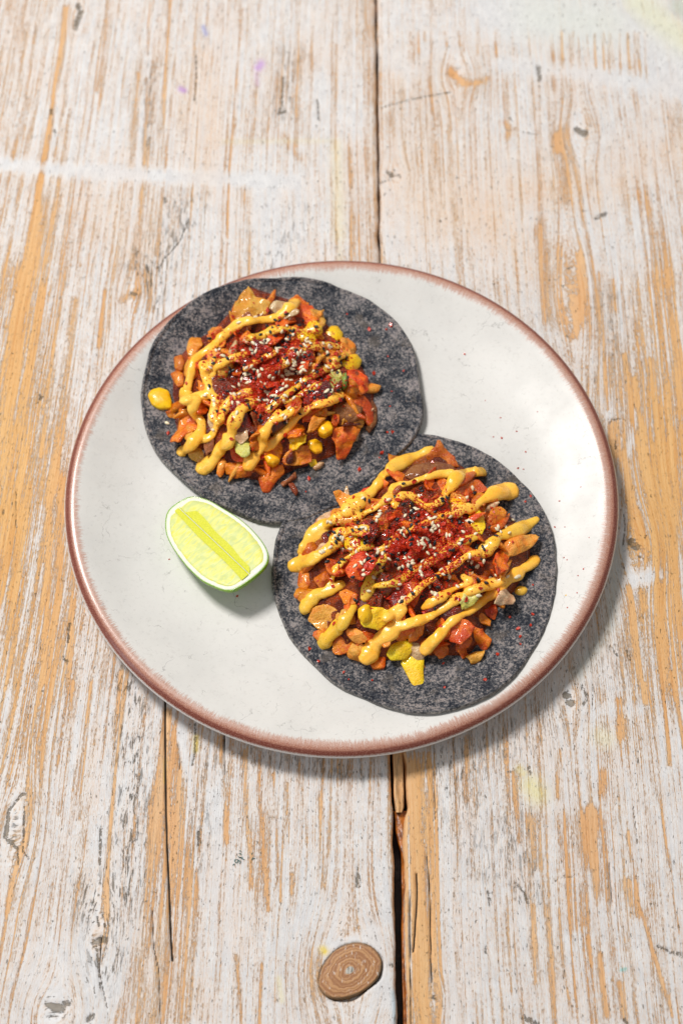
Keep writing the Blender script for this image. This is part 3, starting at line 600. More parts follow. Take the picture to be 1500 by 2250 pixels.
# ------------------------------------------------------------------ the heaps
HEAP1 = [(385, 800), (378, 860), (385, 930), (400, 985), (440, 1020), (500, 1042), (590, 1062), (640, 1035), (700, 1015), (735, 1000), (780, 955), (815, 910), (825, 860), (785, 790), (745, 745), (700, 695), (640, 665), (550, 645), (520, 680), (470, 730), (420, 760)]
HEAP2 = [(655, 1240), (665, 1290), (680, 1350), (715, 1400), (760, 1440), (840, 1450), (930, 1440), (1030, 1440), (1062, 1400), (1080, 1350), (1130, 1300), (1165, 1240), (1165, 1180), (1100, 1110), (1050, 1050), (990, 1000), (950, 985), (870, 1030), (790, 1080), (730, 1120), (690, 1180)]
def heap(outline, zf, hmax, seed, label):
    W = np.array([at(px, py, 1.1)[:2] for px, py in outline]); x0, y0 = W.min(0)-.2; x1, y1 = W.max(0)+.2; st = .09
    xs = np.arange(x0, x1, st); ys = np.arange(y0, y1, st); X, Y = np.meshgrid(xs, ys); ins = inpoly(X, Y, W); d = segdist(X, Y, [tuple(p) for p in W], True)
    h = hmax*np.clip(d/2.3, 0, 1)**.65*np.where(ins, 1, 0)
    Z = zf(X, Y)+.12+h+.13*fbm(X, Y, seed, 3, 2.2)*np.clip(d/.6, 0, 1); Z = np.where(ins, Z, zf(X, Y)+.0)
    ny, nx = X.shape; idx = np.arange(nx*ny).reshape(ny, nx); keep = ins | np.roll(ins, 1, 0) | np.roll(ins, -1, 0) | np.roll(ins, 1, 1) | np.roll(ins, -1, 1)
    Fq = np.stack([idx[:-1, :-1], idx[:-1, 1:], idx[1:, 1:], idx[1:, :-1]], -1).reshape(-1, 4); kk = keep.ravel(); Fq = Fq[kk[Fq].all(1)]
    used = np.unique(Fq); mp = np.zeros(nx*ny, int); mp[used] = np.arange(len(used)); V = np.stack([X, Y, Z], -1).reshape(-1, 3)[used]; Fq = mp[Fq]
    o = tag(link('filling', V, np.ascontiguousarray(Fq), M_BASE), label, 'filling', None, 'stuff'); SURF.append(bvh(V, Fq)); return o
heap(HEAP1, tort_z1, 1.45, 5, 'dark wet chopped filling at the bottom of the rear heap')
heap(HEAP2, tort_z2, 1.6, 6, 'dark wet chopped filling at the bottom of the front heap')
NBASE = len(SURF)

PENDING = []
def slab(name, mat, poly, thick, crown, wrinkle, label, cat, group=None, lift=.12, slope=None, seed=0, foll=.5, kind='leaf', curl=0.0):
    """A piece of food whose outline is given in photo pixels; it lies on what is below it."""
    rs = np.random.RandomState(seed+int(poly[0][0]*7+poly[0][1])); P = np.array(poly, float); c = P.mean(0)
    p0, n0 = cast(*c); p0 = np.array(p0)+np.array([0, 0, lift]); n0 = np.array(n0)
    n = np.array([0, 0, 1.])*(1-foll)+n0*foll
    if slope is not None: n = n+np.array([slope[0], slope[1], 0])
    n /= np.linalg.norm(n)
    def hit(q):
        d = ray(q[0], q[1]); t = ((p0-CAM)@n)/(d@n); return CAM+d*t
    C = []; m = len(P); per = max(3, 44//m)
    for i in range(m):                                  # slightly rounded corners
        a, b, c2 = P[i-1], P[i], P[(i+1) % m]
        s0 = b+(a-b)*.24; s1 = b+(c2-b)*.24; e0 = b+(c2-b)*.76
        for k in range(per):
            t = k/per; C.append((1-t)**2*s0+2*(1-t)*t*b+t*t*s1)
        for k in range(2): C.append(s1+(e0-s1)*(k+.5)/2)
    C = np.array([hit(q) for q in C]); nn = len(C); cen = C.mean(0)
    jt = np.convolve(np.tile(rs.randn(nn), 3), [.3, .5, .3], 'same')[nn:2*nn]; ctr = C.mean(0); C = ctr+(C-ctr)*(1+jt*{'leaf': .055, 'lump': .03}.get(kind, .012))[:, None]
    size = np.linalg.norm(C-cen, axis=1).mean()
    ux = np.cross([0, 1, 0], n); ux /= np.linalg.norm(ux); uy = np.cross(n, ux)
    V = []; fr = [1, .97, .9, .75, .55, .33, .12]
    def disp(Q, f):
        u = (Q-cen)@ux; v = (Q-cen)@uy
        w_ = wrinkle*fbm(u, v, seed+13, 3, 2.6)
        return crown*(1-f**2.6)+w_+curl*((u/size)**2-(v/size)**2*.4)*.5
    for f in [None]+fr:
        ff = .93 if f is None else f
        Q = cen+(C-cen)*ff
        h = (disp(Q, .93 if f is None else f) - (thick if f is None else 0)) - (thick*.22 if f == 1 else 0)
        V.append(Q+np.outer(h, n))
    V = np.concatenate(V); K = len(fr)+1; Fc = []
    for i in range(K-1):
        for j in range(nn): Fc.append((i*nn+j, i*nn+(j+1) % nn, (i+1)*nn+(j+1) % nn, (i+1)*nn+j))
    Fc.append(tuple(range((K-1)*nn, K*nn))); Fc.append(tuple(reversed(range(nn))))
    area2 = sum(poly[i-1][0]*poly[i][1]-poly[i][0]*poly[i-1][1] for i in range(m))
    if area2 > 0: Fc = [tuple(reversed(f)) for f in Fc]
    org = np.array(cen)
    o = link(name, V-org, Fc, M[mat]); o.location = Vector(org)*S
    tag(o, label, cat, group); PENDING.append((V, Fc)); return o
def flush():
    if not PENDING: return
    V, Fc, k = [], [], 0
    for v, f in PENDING: V += [tuple(x) for x in v]; Fc += [tuple(i+k for i in g) for g in f]; k += len(v)
    SURF.append(bvh(V, Fc)); PENDING.clear()
def blob(cx, cy, l, w_, ang, m=6, jit=.2, seed=0, corner=0.0):
    rs = np.random.RandomState(seed+int(cx*3+cy)); a = math.radians(ang); out = []
    for i in range(m):
        t = 2*math.pi*(i+.35*(rs.rand()-.5))/m; q = 1+jit*(rs.rand()-.5)*2
        u = l/2*math.cos(t)*q*1.12; v = w_/2*math.sin(t)*q*1.12
        out.append((cx+u*math.cos(a)+v*math.sin(a), cy-u*math.sin(a)+v*math.cos(a)))
    return out
KIND = {'leaf': (.14, .07, .20, .13), 'lump': (.55, .30, .14, .05), 'kernel': (.42, .16, .03, .16), 'strip': (.2, .12, .04, .14), 'block': (.4, .12, .03, .16)}
def piece(kind, mat, poly, name, label, cat, group=None, slope=None, lift=None, **k):
    th, cr, wr, lf = KIND[kind]
    return slab(name, mat, poly, th, cr, wr, label, cat, group, lf if lift is None else lift, slope, kind=kind, **k)

# ---- layer two: the pieces the photograph lets one tell apart
R_, F_ = 'rear', 'front'
PIECES = [
 # rear heap
 ('leaf', 'amber', [(508, 690), (520, 655), (545, 624), (562, 648), (598, 668), (585, 700), (550, 712), (520, 712)], 'kimchi_leaf', 'tall amber kimchi leaf peaking at the top of the rear heap', 'kimchi', (0, -.25)),
 ('leaf', 'pale', [(590, 680), (605, 662), (640, 664), (660, 690), (620, 705)], 'kimchi_leaf', 'pale pinkish kimchi shred behind the top sauce strand, rear heap', 'kimchi', None),
 ('leaf', 'orange', [(655, 655), (680, 668), (705, 700), (690, 715), (640, 712), (630, 690)], 'kimchi_leaf', 'orange-red kimchi leaf right of the topmost sauce tip, rear heap', 'kimchi', None),
 ('leaf', 'amber', [(680, 682), (713, 674), (708, 692), (697, 706), (683, 698)], 'kimchi_leaf', 'pointed orange leaf tip at the upper right of the rear heap', 'kimchi', None),
 ('kernel', 'corn', [(714, 728), (726, 716), (742, 716), (754, 732), (752, 746), (738, 750), (720, 742)], 'corn_kernel', 'clean bright yellow corn kernel at the upper right of the rear heap', 'corn kernel', None),
 ('kernel', 'corn', blob(688, 722, 38, 32, 20, 7, .08), 'corn_kernel', 'chilli-dusted corn kernel left of the clean one, rear heap', 'corn kernel', None),
 ('kernel', 'corn', blob(672, 742, 44, 26, -15, 6, .1), 'corn_kernel', 'long yellow corn kernel below the dusted one, rear heap', 'corn kernel', None),
 ('leaf', 'amber', [(748, 742), (766, 740), (785, 770), (790, 795), (765, 800), (742, 770)], 'kimchi_leaf', 'tan kimchi leaf below the clean corn kernel, right of the rear heap', 'kimchi', (.2, 0)),
 ('kernel', 'corn', blob(772, 797, 46, 38, 15, 7, .08), 'corn_kernel', 'round yellow corn kernel on the right side of the rear heap', 'corn kernel', (.2, 0)),
 ('leaf', 'lettuce', blob(738, 832, 30, 46, 0, 6, .1), 'cabbage_piece', 'pale green cabbage piece beside the green onion, rear heap', 'cabbage', None),
 ('block', 'green', [(751, 820), (762, 818), (763, 850), (753, 852)], 'green_onion', 'small dark green onion bit at the right of the rear heap', 'green onion', None),
 ('leaf', 'orange', blob(786, 838, 42, 60, 20, 7, .12), 'kimchi_leaf', 'rounded orange kimchi fold right of the green onion, rear heap', 'kimchi', (.3, 0)),
 ('strip', 'amber', [(790, 850), (812, 840), (838, 848), (832, 860), (800, 862)], 'kimchi_leaf', 'amber spike pointing right out of the rear heap', 'kimchi', None),
 ('strip', 'red', [(770, 868), (800, 866), (818, 890), (822, 930), (808, 938), (795, 905), (772, 885)], 'kimchi_leaf', 'curved red kimchi strip on the right side of the rear heap', 'kimchi', (.3, 0)),
 ('strip', 'brown', [(815, 872), (830, 895), (828, 930), (812, 952), (803, 940), (815, 912)], 'braised_onion', 'curved brown onion strip at the far right of the rear heap', 'onion', (.3, 0)),
 ('lump', 'brown', blob(757, 905, 66, 54, 10, 7, .15), 'braised_meat', 'knobbly brown lump at the right of the rear heap', 'braised meat', None),
 ('leaf', 'orange', [(728, 960), (735, 942), (768, 930), (795, 942), (775, 975), (762, 1008), (742, 1010), (738, 990)], 'kimchi_leaf', 'ragged orange-red kimchi leaf at the lower right of the rear heap', 'kimchi', (.2, -.3)),
 ('leaf', 'amber', [(410, 760), (420, 732), (440, 738), (448, 762), (425, 780), (412, 782)], 'kimchi_leaf', 'tan triangular kimchi leaf at the upper left of the rear heap', 'kimchi', None),
 ('leaf', 'orange', [(455, 735), (475, 718), (492, 720), (480, 740), (458, 752)], 'kimchi_leaf', 'small orange-yellow bit under the upper left sauce strand, rear heap', 'kimchi', None),
 ('block', 'orange', [(382, 784), (400, 778), (407, 800), (400, 815), (384, 812)], 'kimchi_chunk', 'upper orange kimchi cube at the left edge of the rear heap', 'kimchi', None),
 ('block', 'orange', [(373, 820), (392, 812), (405, 822), (404, 846), (390, 850), (380, 836)], 'kimchi_chunk', 'lower orange kimchi cube at the left edge of the rear heap', 'kimchi', None),
 ('leaf', 'orange', [(363, 904), (380, 900), (394, 888), (402, 905), (388, 925), (368, 924)], 'kimchi_leaf', 'small crumpled orange bit at the left, below the lone corn kernel', 'kimchi', None),
 ('leaf', 'orange', [(396, 885), (412, 882), (430, 910), (432, 938), (408, 955), (394, 978), (376, 972), (374, 958), (390, 930)], 'kimchi_leaf', 'long smooth orange kimchi leaf at the lower left of the rear heap', 'kimchi', (-.25, 0)),
 ('leaf', 'amber', [(412, 990), (430, 978), (470, 985), (468, 1010), (436, 1016), (415, 1005)], 'kimchi_leaf', 'amber leaf under the lower left sauce tip, rear heap', 'kimchi', None),
 ('leaf', 'brown', [(446, 975), (455, 952), (472, 950), (470, 985), (452, 1000)], 'braised_onion', 'brown translucent onion leaf between two sauce tips, rear heap', 'onion', None),
 ('leaf', 'pale', [(456, 905), (478, 902), (486, 935), (470, 950), (455, 930)], 'onion_piece', 'peach-coloured onion petal between sauce strands, left of the rear heap', 'onion', None),
 ('strip', 'amber', [(475, 1042), (480, 1012), (492, 1006), (498, 1014), (492, 1040), (484, 1050)], 'kimchi_chunk', 'narrow amber stem standing at the bottom left of the rear heap', 'kimchi', None),
 ('leaf', 'orange', [(492, 1020), (520, 1010), (560, 1022), (588, 1020), (560, 1044), (520, 1052), (498, 1045)], 'kimchi_leaf', 'wide orange leaf along the bottom edge of the rear heap', 'kimchi', (0, -.3)),
 ('leaf', 'red', [(500, 980), (530, 970), (560, 990), (590, 1000), (560, 1020), (510, 1012)], 'kimchi_leaf', 'dark red leaf between the two bottom sauce tips, rear heap', 'kimchi', None),
 ('block', 'orange', [(566, 1050), (585, 1038), (600, 1022), (622, 1020), (627, 1038), (606, 1060), (592, 1084), (576, 1082)], 'kimchi_chunk', 'thick orange piece hanging lowest out of the rear heap', 'kimchi', (0, -.2)),
 ('leaf', 'lettuce', blob(532, 980, 36, 50, 20, 6, .1), 'cabbage_piece', 'pale yellow cabbage stub at the bottom of the rear heap', 'cabbage', None),
 ('leaf', 'pale', [(512, 935), (540, 932), (548, 962), (530, 976), (512, 965)], 'onion_piece', 'translucent tan onion petal right of the long sauce strand, rear heap', 'onion', None),
 ('leaf', 'pine', blob(645, 965, 56, 42, 20, 7, .12), 'pickled_cabbage', 'lime-yellow pickled piece at the bottom right of the rear heap', 'pickled cabbage', None),
 ('kernel', 'corn', [(580, 1000), (596, 996), (612, 1004), (616, 1012), (602, 1020), (588, 1016)], 'corn_kernel', 'cup-shaped corn kernel at the bottom of the rear heap', 'corn kernel', None),
 ('leaf', 'orange', [(592, 985), (610, 976), (622, 992), (604, 1000)], 'kimchi_leaf', 'small peach-orange bit above the cup-shaped kernel, rear heap', 'kimchi', None),
 ('kernel', 'corn', blob(692, 978, 36, 28, -40, 6, .12), 'corn_kernel', 'pointed corn kernel at the lower right, below its twin, rear heap', 'corn kernel', None),
 ('kernel', 'corn', blob(712, 938, 40, 30, -20, 6, .12), 'corn_kernel', 'amber corn kernel left of the knobbly brown lump, rear heap', 'corn kernel', None),
 ('leaf', 'orange', blob(655, 1003, 64, 44, 10, 8, .2), 'kimchi_leaf', 'bumpy orange cluster at the bottom right of the rear heap', 'kimchi', (0, -.2)),
 ('leaf', 'pine', [(676, 1000), (694, 1008), (700, 1024), (685, 1030), (676, 1015)], 'pickled_cabbage', 'small yellow sliver at the end of the orange cluster, rear heap', 'pickled cabbage', None),
 ('strip', 'pale', [(686, 1028), (702, 1014), (714, 1016), (704, 1028), (692, 1032)], 'onion_piece', 'whitish chip lying beside the orange cluster, rear tortilla', 'onion', None),
 ('strip', 'brown', [(615, 1062), (634, 1052), (650, 1035), (652, 1050), (638, 1060), (622, 1070)], 'onion_shred', 'wet brown onion shred on the tortilla below the rear heap', 'onion', None),
 ('strip', 'brown', [(632, 1062), (645, 1060), (656, 1080), (650, 1090), (640, 1078)], 'onion_shred', 'shorter brown onion shred pointing down, below the rear heap', 'onion', None),
 ('lump', 'jam', blob(600, 920, 74, 52, 25, 7, .15), 'stewed_onion', 'large wet dark red lump in the lower middle of the rear heap', 'stewed onion', None),
 ('lump', 'jam', blob(488, 862, 62, 56, 20, 7, .15), 'stewed_onion', 'dark red lump between sauce strands at the left of the rear heap', 'stewed onion', None),
 ('leaf', 'brown', [(512, 735), (520, 705), (543, 682), (560, 700), (548, 730), (530, 745)], 'braised_onion', 'brown pointed onion petal near the top of the rear heap', 'onion', (0, -.3)),
 ('lump', 'jam', blob(698, 862, 70, 50, 35, 7, .15), 'stewed_onion', 'red glossy lump right of the middle of the rear heap', 'stewed onion', None),
 ('lump', 'jam', blob(655, 785, 66, 40, 15, 7, .15), 'stewed_onion', 'deep red lump in the shadowed middle of the rear heap', 'stewed onion', None),
 ('leaf', 'red', [(520, 760), (540, 758), (545, 778), (522, 782)], 'kimchi_leaf', 'small square bright red flake-like leaf at the left middle, rear heap', 'kimchi', None),
 ('leaf', 'red', [(508, 812), (520, 795), (532, 806), (530, 822), (512, 824)], 'kimchi_leaf', 'bright orange-red bit below the square one, rear heap', 'kimchi', None),
 # lone kernel
 ('kernel', 'corn', [(324, 866), (334, 854), (352, 851), (372, 858), (378, 880), (377, 897), (350, 898), (333, 888)], 'corn_kernel', 'lone flat yellow corn kernel at the left edge of the rear tortilla', 'corn kernel', None),
 # front heap
 ('leaf', 'red', [(935, 1002), (952, 985), (962, 967), (980, 984), (1002, 1012), (1008, 1028), (985, 1030), (950, 1022)], 'kimchi_leaf', 'shiny amber-red leaf peaking at the top of the front heap', 'kimchi', (0, -.2)),
 ('strip', 'brown', [(885, 1045), (905, 1022), (950, 1012), (995, 1022), (1000, 1035), (950, 1040), (905, 1055)], 'braised_meat', 'brown shiny strip under the top sauce strand, front heap', 'braised meat', None),
 ('lump', 'brown', [(848, 1105), (855, 1085), (880, 1062), (905, 1052), (915, 1062), (890, 1080), (866, 1102)], 'braised_meat', 'long wet brown strip at the upper left of the front heap', 'braised meat', None),
 ('leaf', 'red', [(992, 1088), (1015, 1060), (1048, 1052), (1070, 1078), (1040, 1092), (1015, 1098)], 'kimchi_leaf', 'bright orange-red kimchi leaf between the two upper right sauce tips', 'kimchi', (.2, 0)),
 ('leaf', 'orange', [(1062, 1150), (1075, 1120), (1098, 1112), (1113, 1125), (1108, 1150), (1080, 1172)], 'kimchi_leaf', 'orange kimchi fold right of the yellow piece, front heap', 'kimchi', (.3, 0)),
 ('leaf', 'pale', [(1062, 1125), (1072, 1106), (1096, 1102), (1090, 1115), (1072, 1130)], 'onion_piece', 'pale pink onion scrap below the second right sauce tip, front heap', 'onion', None),
 ('leaf', 'amber', [(1065, 1222), (1090, 1200), (1130, 1180), (1178, 1170), (1185, 1180), (1168, 1205), (1130, 1222), (1090, 1228)], 'kimchi_leaf', 'long orange kimchi shred under the third right sauce tip, front heap', 'kimchi', (.1, 0)),
 ('leaf', 'pine', [(1028, 1128), (1045, 1112), (1062, 1128), (1066, 1160), (1055, 1180), (1036, 1172)], 'pickled_cabbage', 'lemon-yellow pickled piece at the right middle of the front heap', 'pickled cabbage', None),
 ('kernel', 'corn', blob(998, 1110, 44, 32, 0, 7, .1), 'corn_kernel', 'yellow corn kernel left of the lemon-yellow piece, front heap', 'corn kernel', None),
 ('leaf', 'amber', [(730, 1082), (745, 1075), (765, 1088), (798, 1090), (786, 1108), (762, 1118), (752, 1124), (742, 1102)], 'kimchi_leaf', 'forked orange leaf touching the rear tortilla, upper left of the front heap', 'kimchi', None),
 ('leaf', 'pale', [(692, 1152), (706, 1130), (735, 1115), (752, 1120), (745, 1140), (715, 1158)], 'onion_piece', 'pale onion leaf beside the leftmost sauce strand, front heap', 'onion', None),
 ('strip', 'amber', [(728, 1138), (750, 1134), (790, 1132), (792, 1150), (760, 1158), (732, 1154)], 'kimchi_leaf', 'amber strip lying across the left sauce strand, front heap', 'kimchi', None, .3),
 ('block', 'orange', [(657, 1254), (682, 1250), (684, 1282), (670, 1299), (652, 1288)], 'kimchi_chunk', 'orange cube under the leftmost sauce tip, front heap', 'kimchi', None),
 ('leaf', 'red', [(685, 1270), (715, 1255), (730, 1275), (705, 1295)], 'kimchi_leaf', 'red leaf right of the orange cube, front heap', 'kimchi', None),
 ('leaf', 'amber', [(676, 1360), (690, 1332), (715, 1325), (745, 1340), (755, 1365), (725, 1380), (704, 1388)], 'kimchi_leaf', 'wide amber leaf at the lower left edge of the front heap', 'kimchi', (-.2, -.2)),
 ('leaf', 'orange', [(742, 1300), (770, 1285), (786, 1305), (780, 1330), (755, 1328)], 'kimchi_leaf', 'carrot-orange tuft at the left of the front heap', 'kimchi', None),
 ('leaf', 'orange', [(728, 1420), (745, 1385), (780, 1380), (805, 1400), (785, 1425), (750, 1440), (732, 1438)], 'kimchi_leaf', 'pebbly orange leaf between the two lower left sauce tips', 'kimchi', (0, -.2)),
 ('leaf', 'amber', [(762, 1430), (775, 1410), (800, 1415), (850, 1455), (800, 1457), (765, 1448)], 'kimchi_leaf', 'pinkish amber leaf under the lowest sauce tip, front heap', 'kimchi', (0, -.2)),
 ('block', 'orange', [(812, 1458), (828, 1442), (848, 1440), (846, 1468), (820, 1470)], 'kimchi_chunk', 'small orange block left of the yellow fruit-like piece', 'kimchi', None),
 ('leaf', 'pine', [(785, 1345), (805, 1330), (850, 1338), (860, 1360), (830, 1385), (795, 1375)], 'pickled_cabbage', 'flat yellow glossy patch at the lower middle of the front heap', 'pickled cabbage', None),
 ('kernel', 'corn', blob(802, 1348, 30, 40, 0, 7, .1), 'corn_kernel', 'half hidden corn kernel in the yellow patch, front heap', 'corn kernel', None),
 ('block', 'pine', [(848, 1438), (860, 1412), (885, 1404), (905, 1410), (908, 1430), (890, 1450), (858, 1452)], 'pickled_cabbage', 'bright yellow chunk at the bottom of the front heap', 'pickled cabbage', None),
 ('block', 'pine', [(878, 1455), (905, 1430), (932, 1445), (930, 1475), (933, 1506), (908, 1512), (892, 1480)], 'pickled_cabbage', 'bright yellow wedge hanging lowest, onto the front tortilla', 'pickled cabbage', (0, -.15)),
 ('leaf', 'pale', [(890, 1400), (905, 1396), (925, 1420), (935, 1445), (918, 1462), (900, 1440)], 'pickled_cabbage', 'creamy yellow end joining the two bright yellow chunks', 'pickled cabbage', None),
 ('leaf', 'orange', [(948, 1425), (968, 1405), (986, 1425), (985, 1438), (968, 1450), (955, 1440)], 'kimchi_leaf', 'orange triangle leaf below the lower right sauce strand', 'kimchi', None),
 ('leaf', 'red', blob(1005, 1385, 64, 56, 20, 7, .12), 'kimchi_leaf', 'dark red fold at the lower right of the front heap', 'kimchi', None),
 ('leaf', 'orange', [(1002, 1425), (1012, 1400), (1040, 1378), (1062, 1382), (1078, 1405), (1070, 1428), (1040, 1438), (1015, 1450)], 'kimchi_leaf', 'curled orange leaf at the lower right edge of the front heap', 'kimchi', (0, -.2)),
 ('leaf', 'amber', [(1020, 1442), (1045, 1430), (1066, 1430), (1058, 1452), (1034, 1460)], 'kimchi_leaf', 'amber leaf end below the curled orange leaf, front heap', 'kimchi', None),
 ('leaf', 'orange', [(1038, 1358), (1060, 1345), (1078, 1362), (1076, 1376), (1056, 1368)], 'kimchi_leaf', 'small orange tooth below the last sauce strand, right of the front heap', 'kimchi', None),
 ('leaf', 'red', [(1062, 1340), (1085, 1325), (1092, 1345), (1086, 1364), (1070, 1355)], 'kimchi_leaf', 'chilli-red scrap left of the pale onion, front heap', 'kimchi', None),
 ('leaf', 'pale', [(1086, 1325), (1092, 1303), (1112, 1292), (1128, 1308), (1128, 1328), (1105, 1328)], 'onion_piece', 'whitish onion petal at the right edge of the front heap', 'onion', (.2, 0)),
 ('leaf', 'lettuce', [(1008, 1325), (1020, 1300), (1048, 1285), (1054, 1310), (1040, 1330), (1018, 1340)], 'cabbage_piece', 'pale green cabbage leaf at the right of the front heap', 'cabbage', None),
 ('leaf', 'pale', [(1024, 1260), (1040, 1252), (1038, 1272), (1030, 1276)], 'onion_piece', 'tiny greenish white chip above the pale green cabbage, front heap', 'onion', None),
 ('lump', 'jam', [(960, 1335), (985, 1310), (1015, 1315), (1025, 1340), (1000, 1362), (968, 1365)], 'stewed_onion', 'fibrous red-brown lump left of the pale green cabbage', 'stewed onion', None),
 ('leaf', 'red', blob(1075, 1262, 66, 52, 30, 7, .12), 'kimchi_leaf', 'orange-red fold at the right side of the front heap', 'kimchi', None),
 ('lump', 'jam', blob(872, 1118, 76, 58, 30, 7, .15), 'stewed_onion', 'large dark red lump at the upper middle of the front heap', 'stewed onion', None),
 ('lump', 'jam', blob(808, 1165, 56, 50, 0, 7, .15), 'stewed_onion', 'dark red lump with pale rind at the left middle of the front heap', 'stewed onion', None),
 ('lump', 'jam', blob(975, 1150, 100, 64, 10, 8, .12), 'stewed_onion', 'broad chilli-coated red lump in the centre of the front heap', 'stewed onion', None),
 ('lump', 'jam', blob(880, 1305, 60, 70, -10, 7, .15), 'stewed_onion', 'upright red lump at the lower middle of the front heap', 'stewed onion', None),
 ('leaf', 'red', blob(795, 1242, 70, 48, 30, 7, .15), 'kimchi_leaf', 'chilli-coated red piece at the left of the front heap', 'kimchi', None),
 ('lump', 'jam', blob(1000, 1230, 90, 50, 25, 7, .15), 'stewed_onion', 'red glossy ridge right of the centre of the front heap', 'stewed onion', None),
 ('kernel', 'corn', blob(780, 1192, 46, 50, 0, 7, .08), 'corn_kernel', 'round orange-yellow kernel at the left of the front heap', 'corn kernel', None),
]
def shredpoly(cx, cy, l, w_, ang, bend):
    a = math.radians(ang); up, dn = [], []
    for k in range(6):
        t = k/5-.5; u = t*l; c = bend*l*(t*t*4-.5)*.5; h = w_/2*(1-.75*abs(2*t)**2.5)
        for lst, sg in ((up, 1), (dn, -1)):
            v = c+sg*h; lst.append((cx+u*math.cos(a)-v*math.sin(a), cy-u*math.sin(a)-v*math.cos(a)))
    return dn+up[::-1]
# ---- layer one: random chopped pieces inside both heaps
def scatter(outline, n, seed, where):
    rs = np.random.RandomState(seed); P = np.array(outline); c = P.mean(0)
    for i in range(n):
        for _ in range(60):
            x = rs.uniform(P[:, 0].min(), P[:, 0].max()); y = rs.uniform(P[:, 1].min(), P[:, 1].max())
            if inpoly(x, y, outline): break
        d = float(segdist(np.array(x), np.array(y), outline, True)); q = rs.rand(); inner = d > 75
        inner = d > 88
        if inner: mat = 'jam' if q < .42 else 'brown' if q < .50 else 'red' if q < .78 else 'orange' if q < .95 else 'amber'
        else: mat = 'red' if q < .16 else 'orange' if q < .60 else 'amber' if q < .90 else 'jam' if q < .94 else 'pale'
        kd = 'lump' if (mat == 'jam' and rs.rand() < .55) else 'leaf'
        l = rs.uniform(38, 72); w_ = l*rs.uniform(.45, .8)
        if not inner: l *= .85; w_ *= .85
        nm, lb, ct = {'jam': ('stewed_onion', 'glossy dark red piece of stewed onion inside the %s heap', 'stewed onion'), 'brown': ('braised_onion', 'shiny brown piece of braised onion inside the %s heap', 'onion'),
                      'red': ('kimchi_leaf', 'chilli-red piece of kimchi leaf inside the %s heap', 'kimchi'), 'orange': ('kimchi_leaf', 'orange piece of kimchi leaf in the body of the %s heap', 'kimchi'),
                      'amber': ('kimchi_leaf', 'amber translucent bit of kimchi leaf in the body of the %s heap', 'kimchi'), 'pale': ('onion_piece', 'pale scrap of onion inside the %s heap', 'onion')}[mat]
        near = min(PIECES, key=lambda q: np.hypot(*(np.mean(q[2], 0)-(x, y)))); dx, dy = np.array((x, y))-np.mean(near[2], 0)
        side = ('right of' if dx > 0 else 'left of') if abs(dx) > abs(dy) else ('below' if dy > 0 else 'above')
        lb = ' '.join((f'{WORD[mat]} {"lump" if kd == "lump" else "scrap"} {side} the '+near[4]).split()[:16])
        shred = i % 3 == 0
        if shred: kd = 'strip'; l *= 1.35; w_ = rs.uniform(11, 17)
        piece(kd, mat, (shredpoly(x, y, l, w_, rs.uniform(0, 180), rs.uniform(-.35, .35)) if shred else blob(x, y, l, w_, rs.uniform(0, 180), rs.randint(5, 8), .28, i)), nm, lb, ct, f'{WORD[mat]} pieces inside the {where} heap', slope=(rs.uniform(-.75, .75), rs.uniform(-.8, .55)), seed=i, lift=rs.uniform(.0, .34), curl=rs.uniform(-.35, .35))
WORD = {'jam': 'dark red', 'brown': 'brown', 'red': 'chilli red', 'orange': 'orange', 'amber': 'amber', 'pale': 'pale'}
scatter(HEAP1, 92, 101, 'rear'); scatter(HEAP2, 104, 202, 'front'); flush()

for i, p in enumerate(PIECES):
    lift = p[7] if len(p) > 7 else None
    piece(p[0], p[1], p[2], p[3], p[4], p[5], None, p[6], lift, seed=i*3, curl=.1 if p[0] == 'leaf' else 0, foll=.35)
flush()

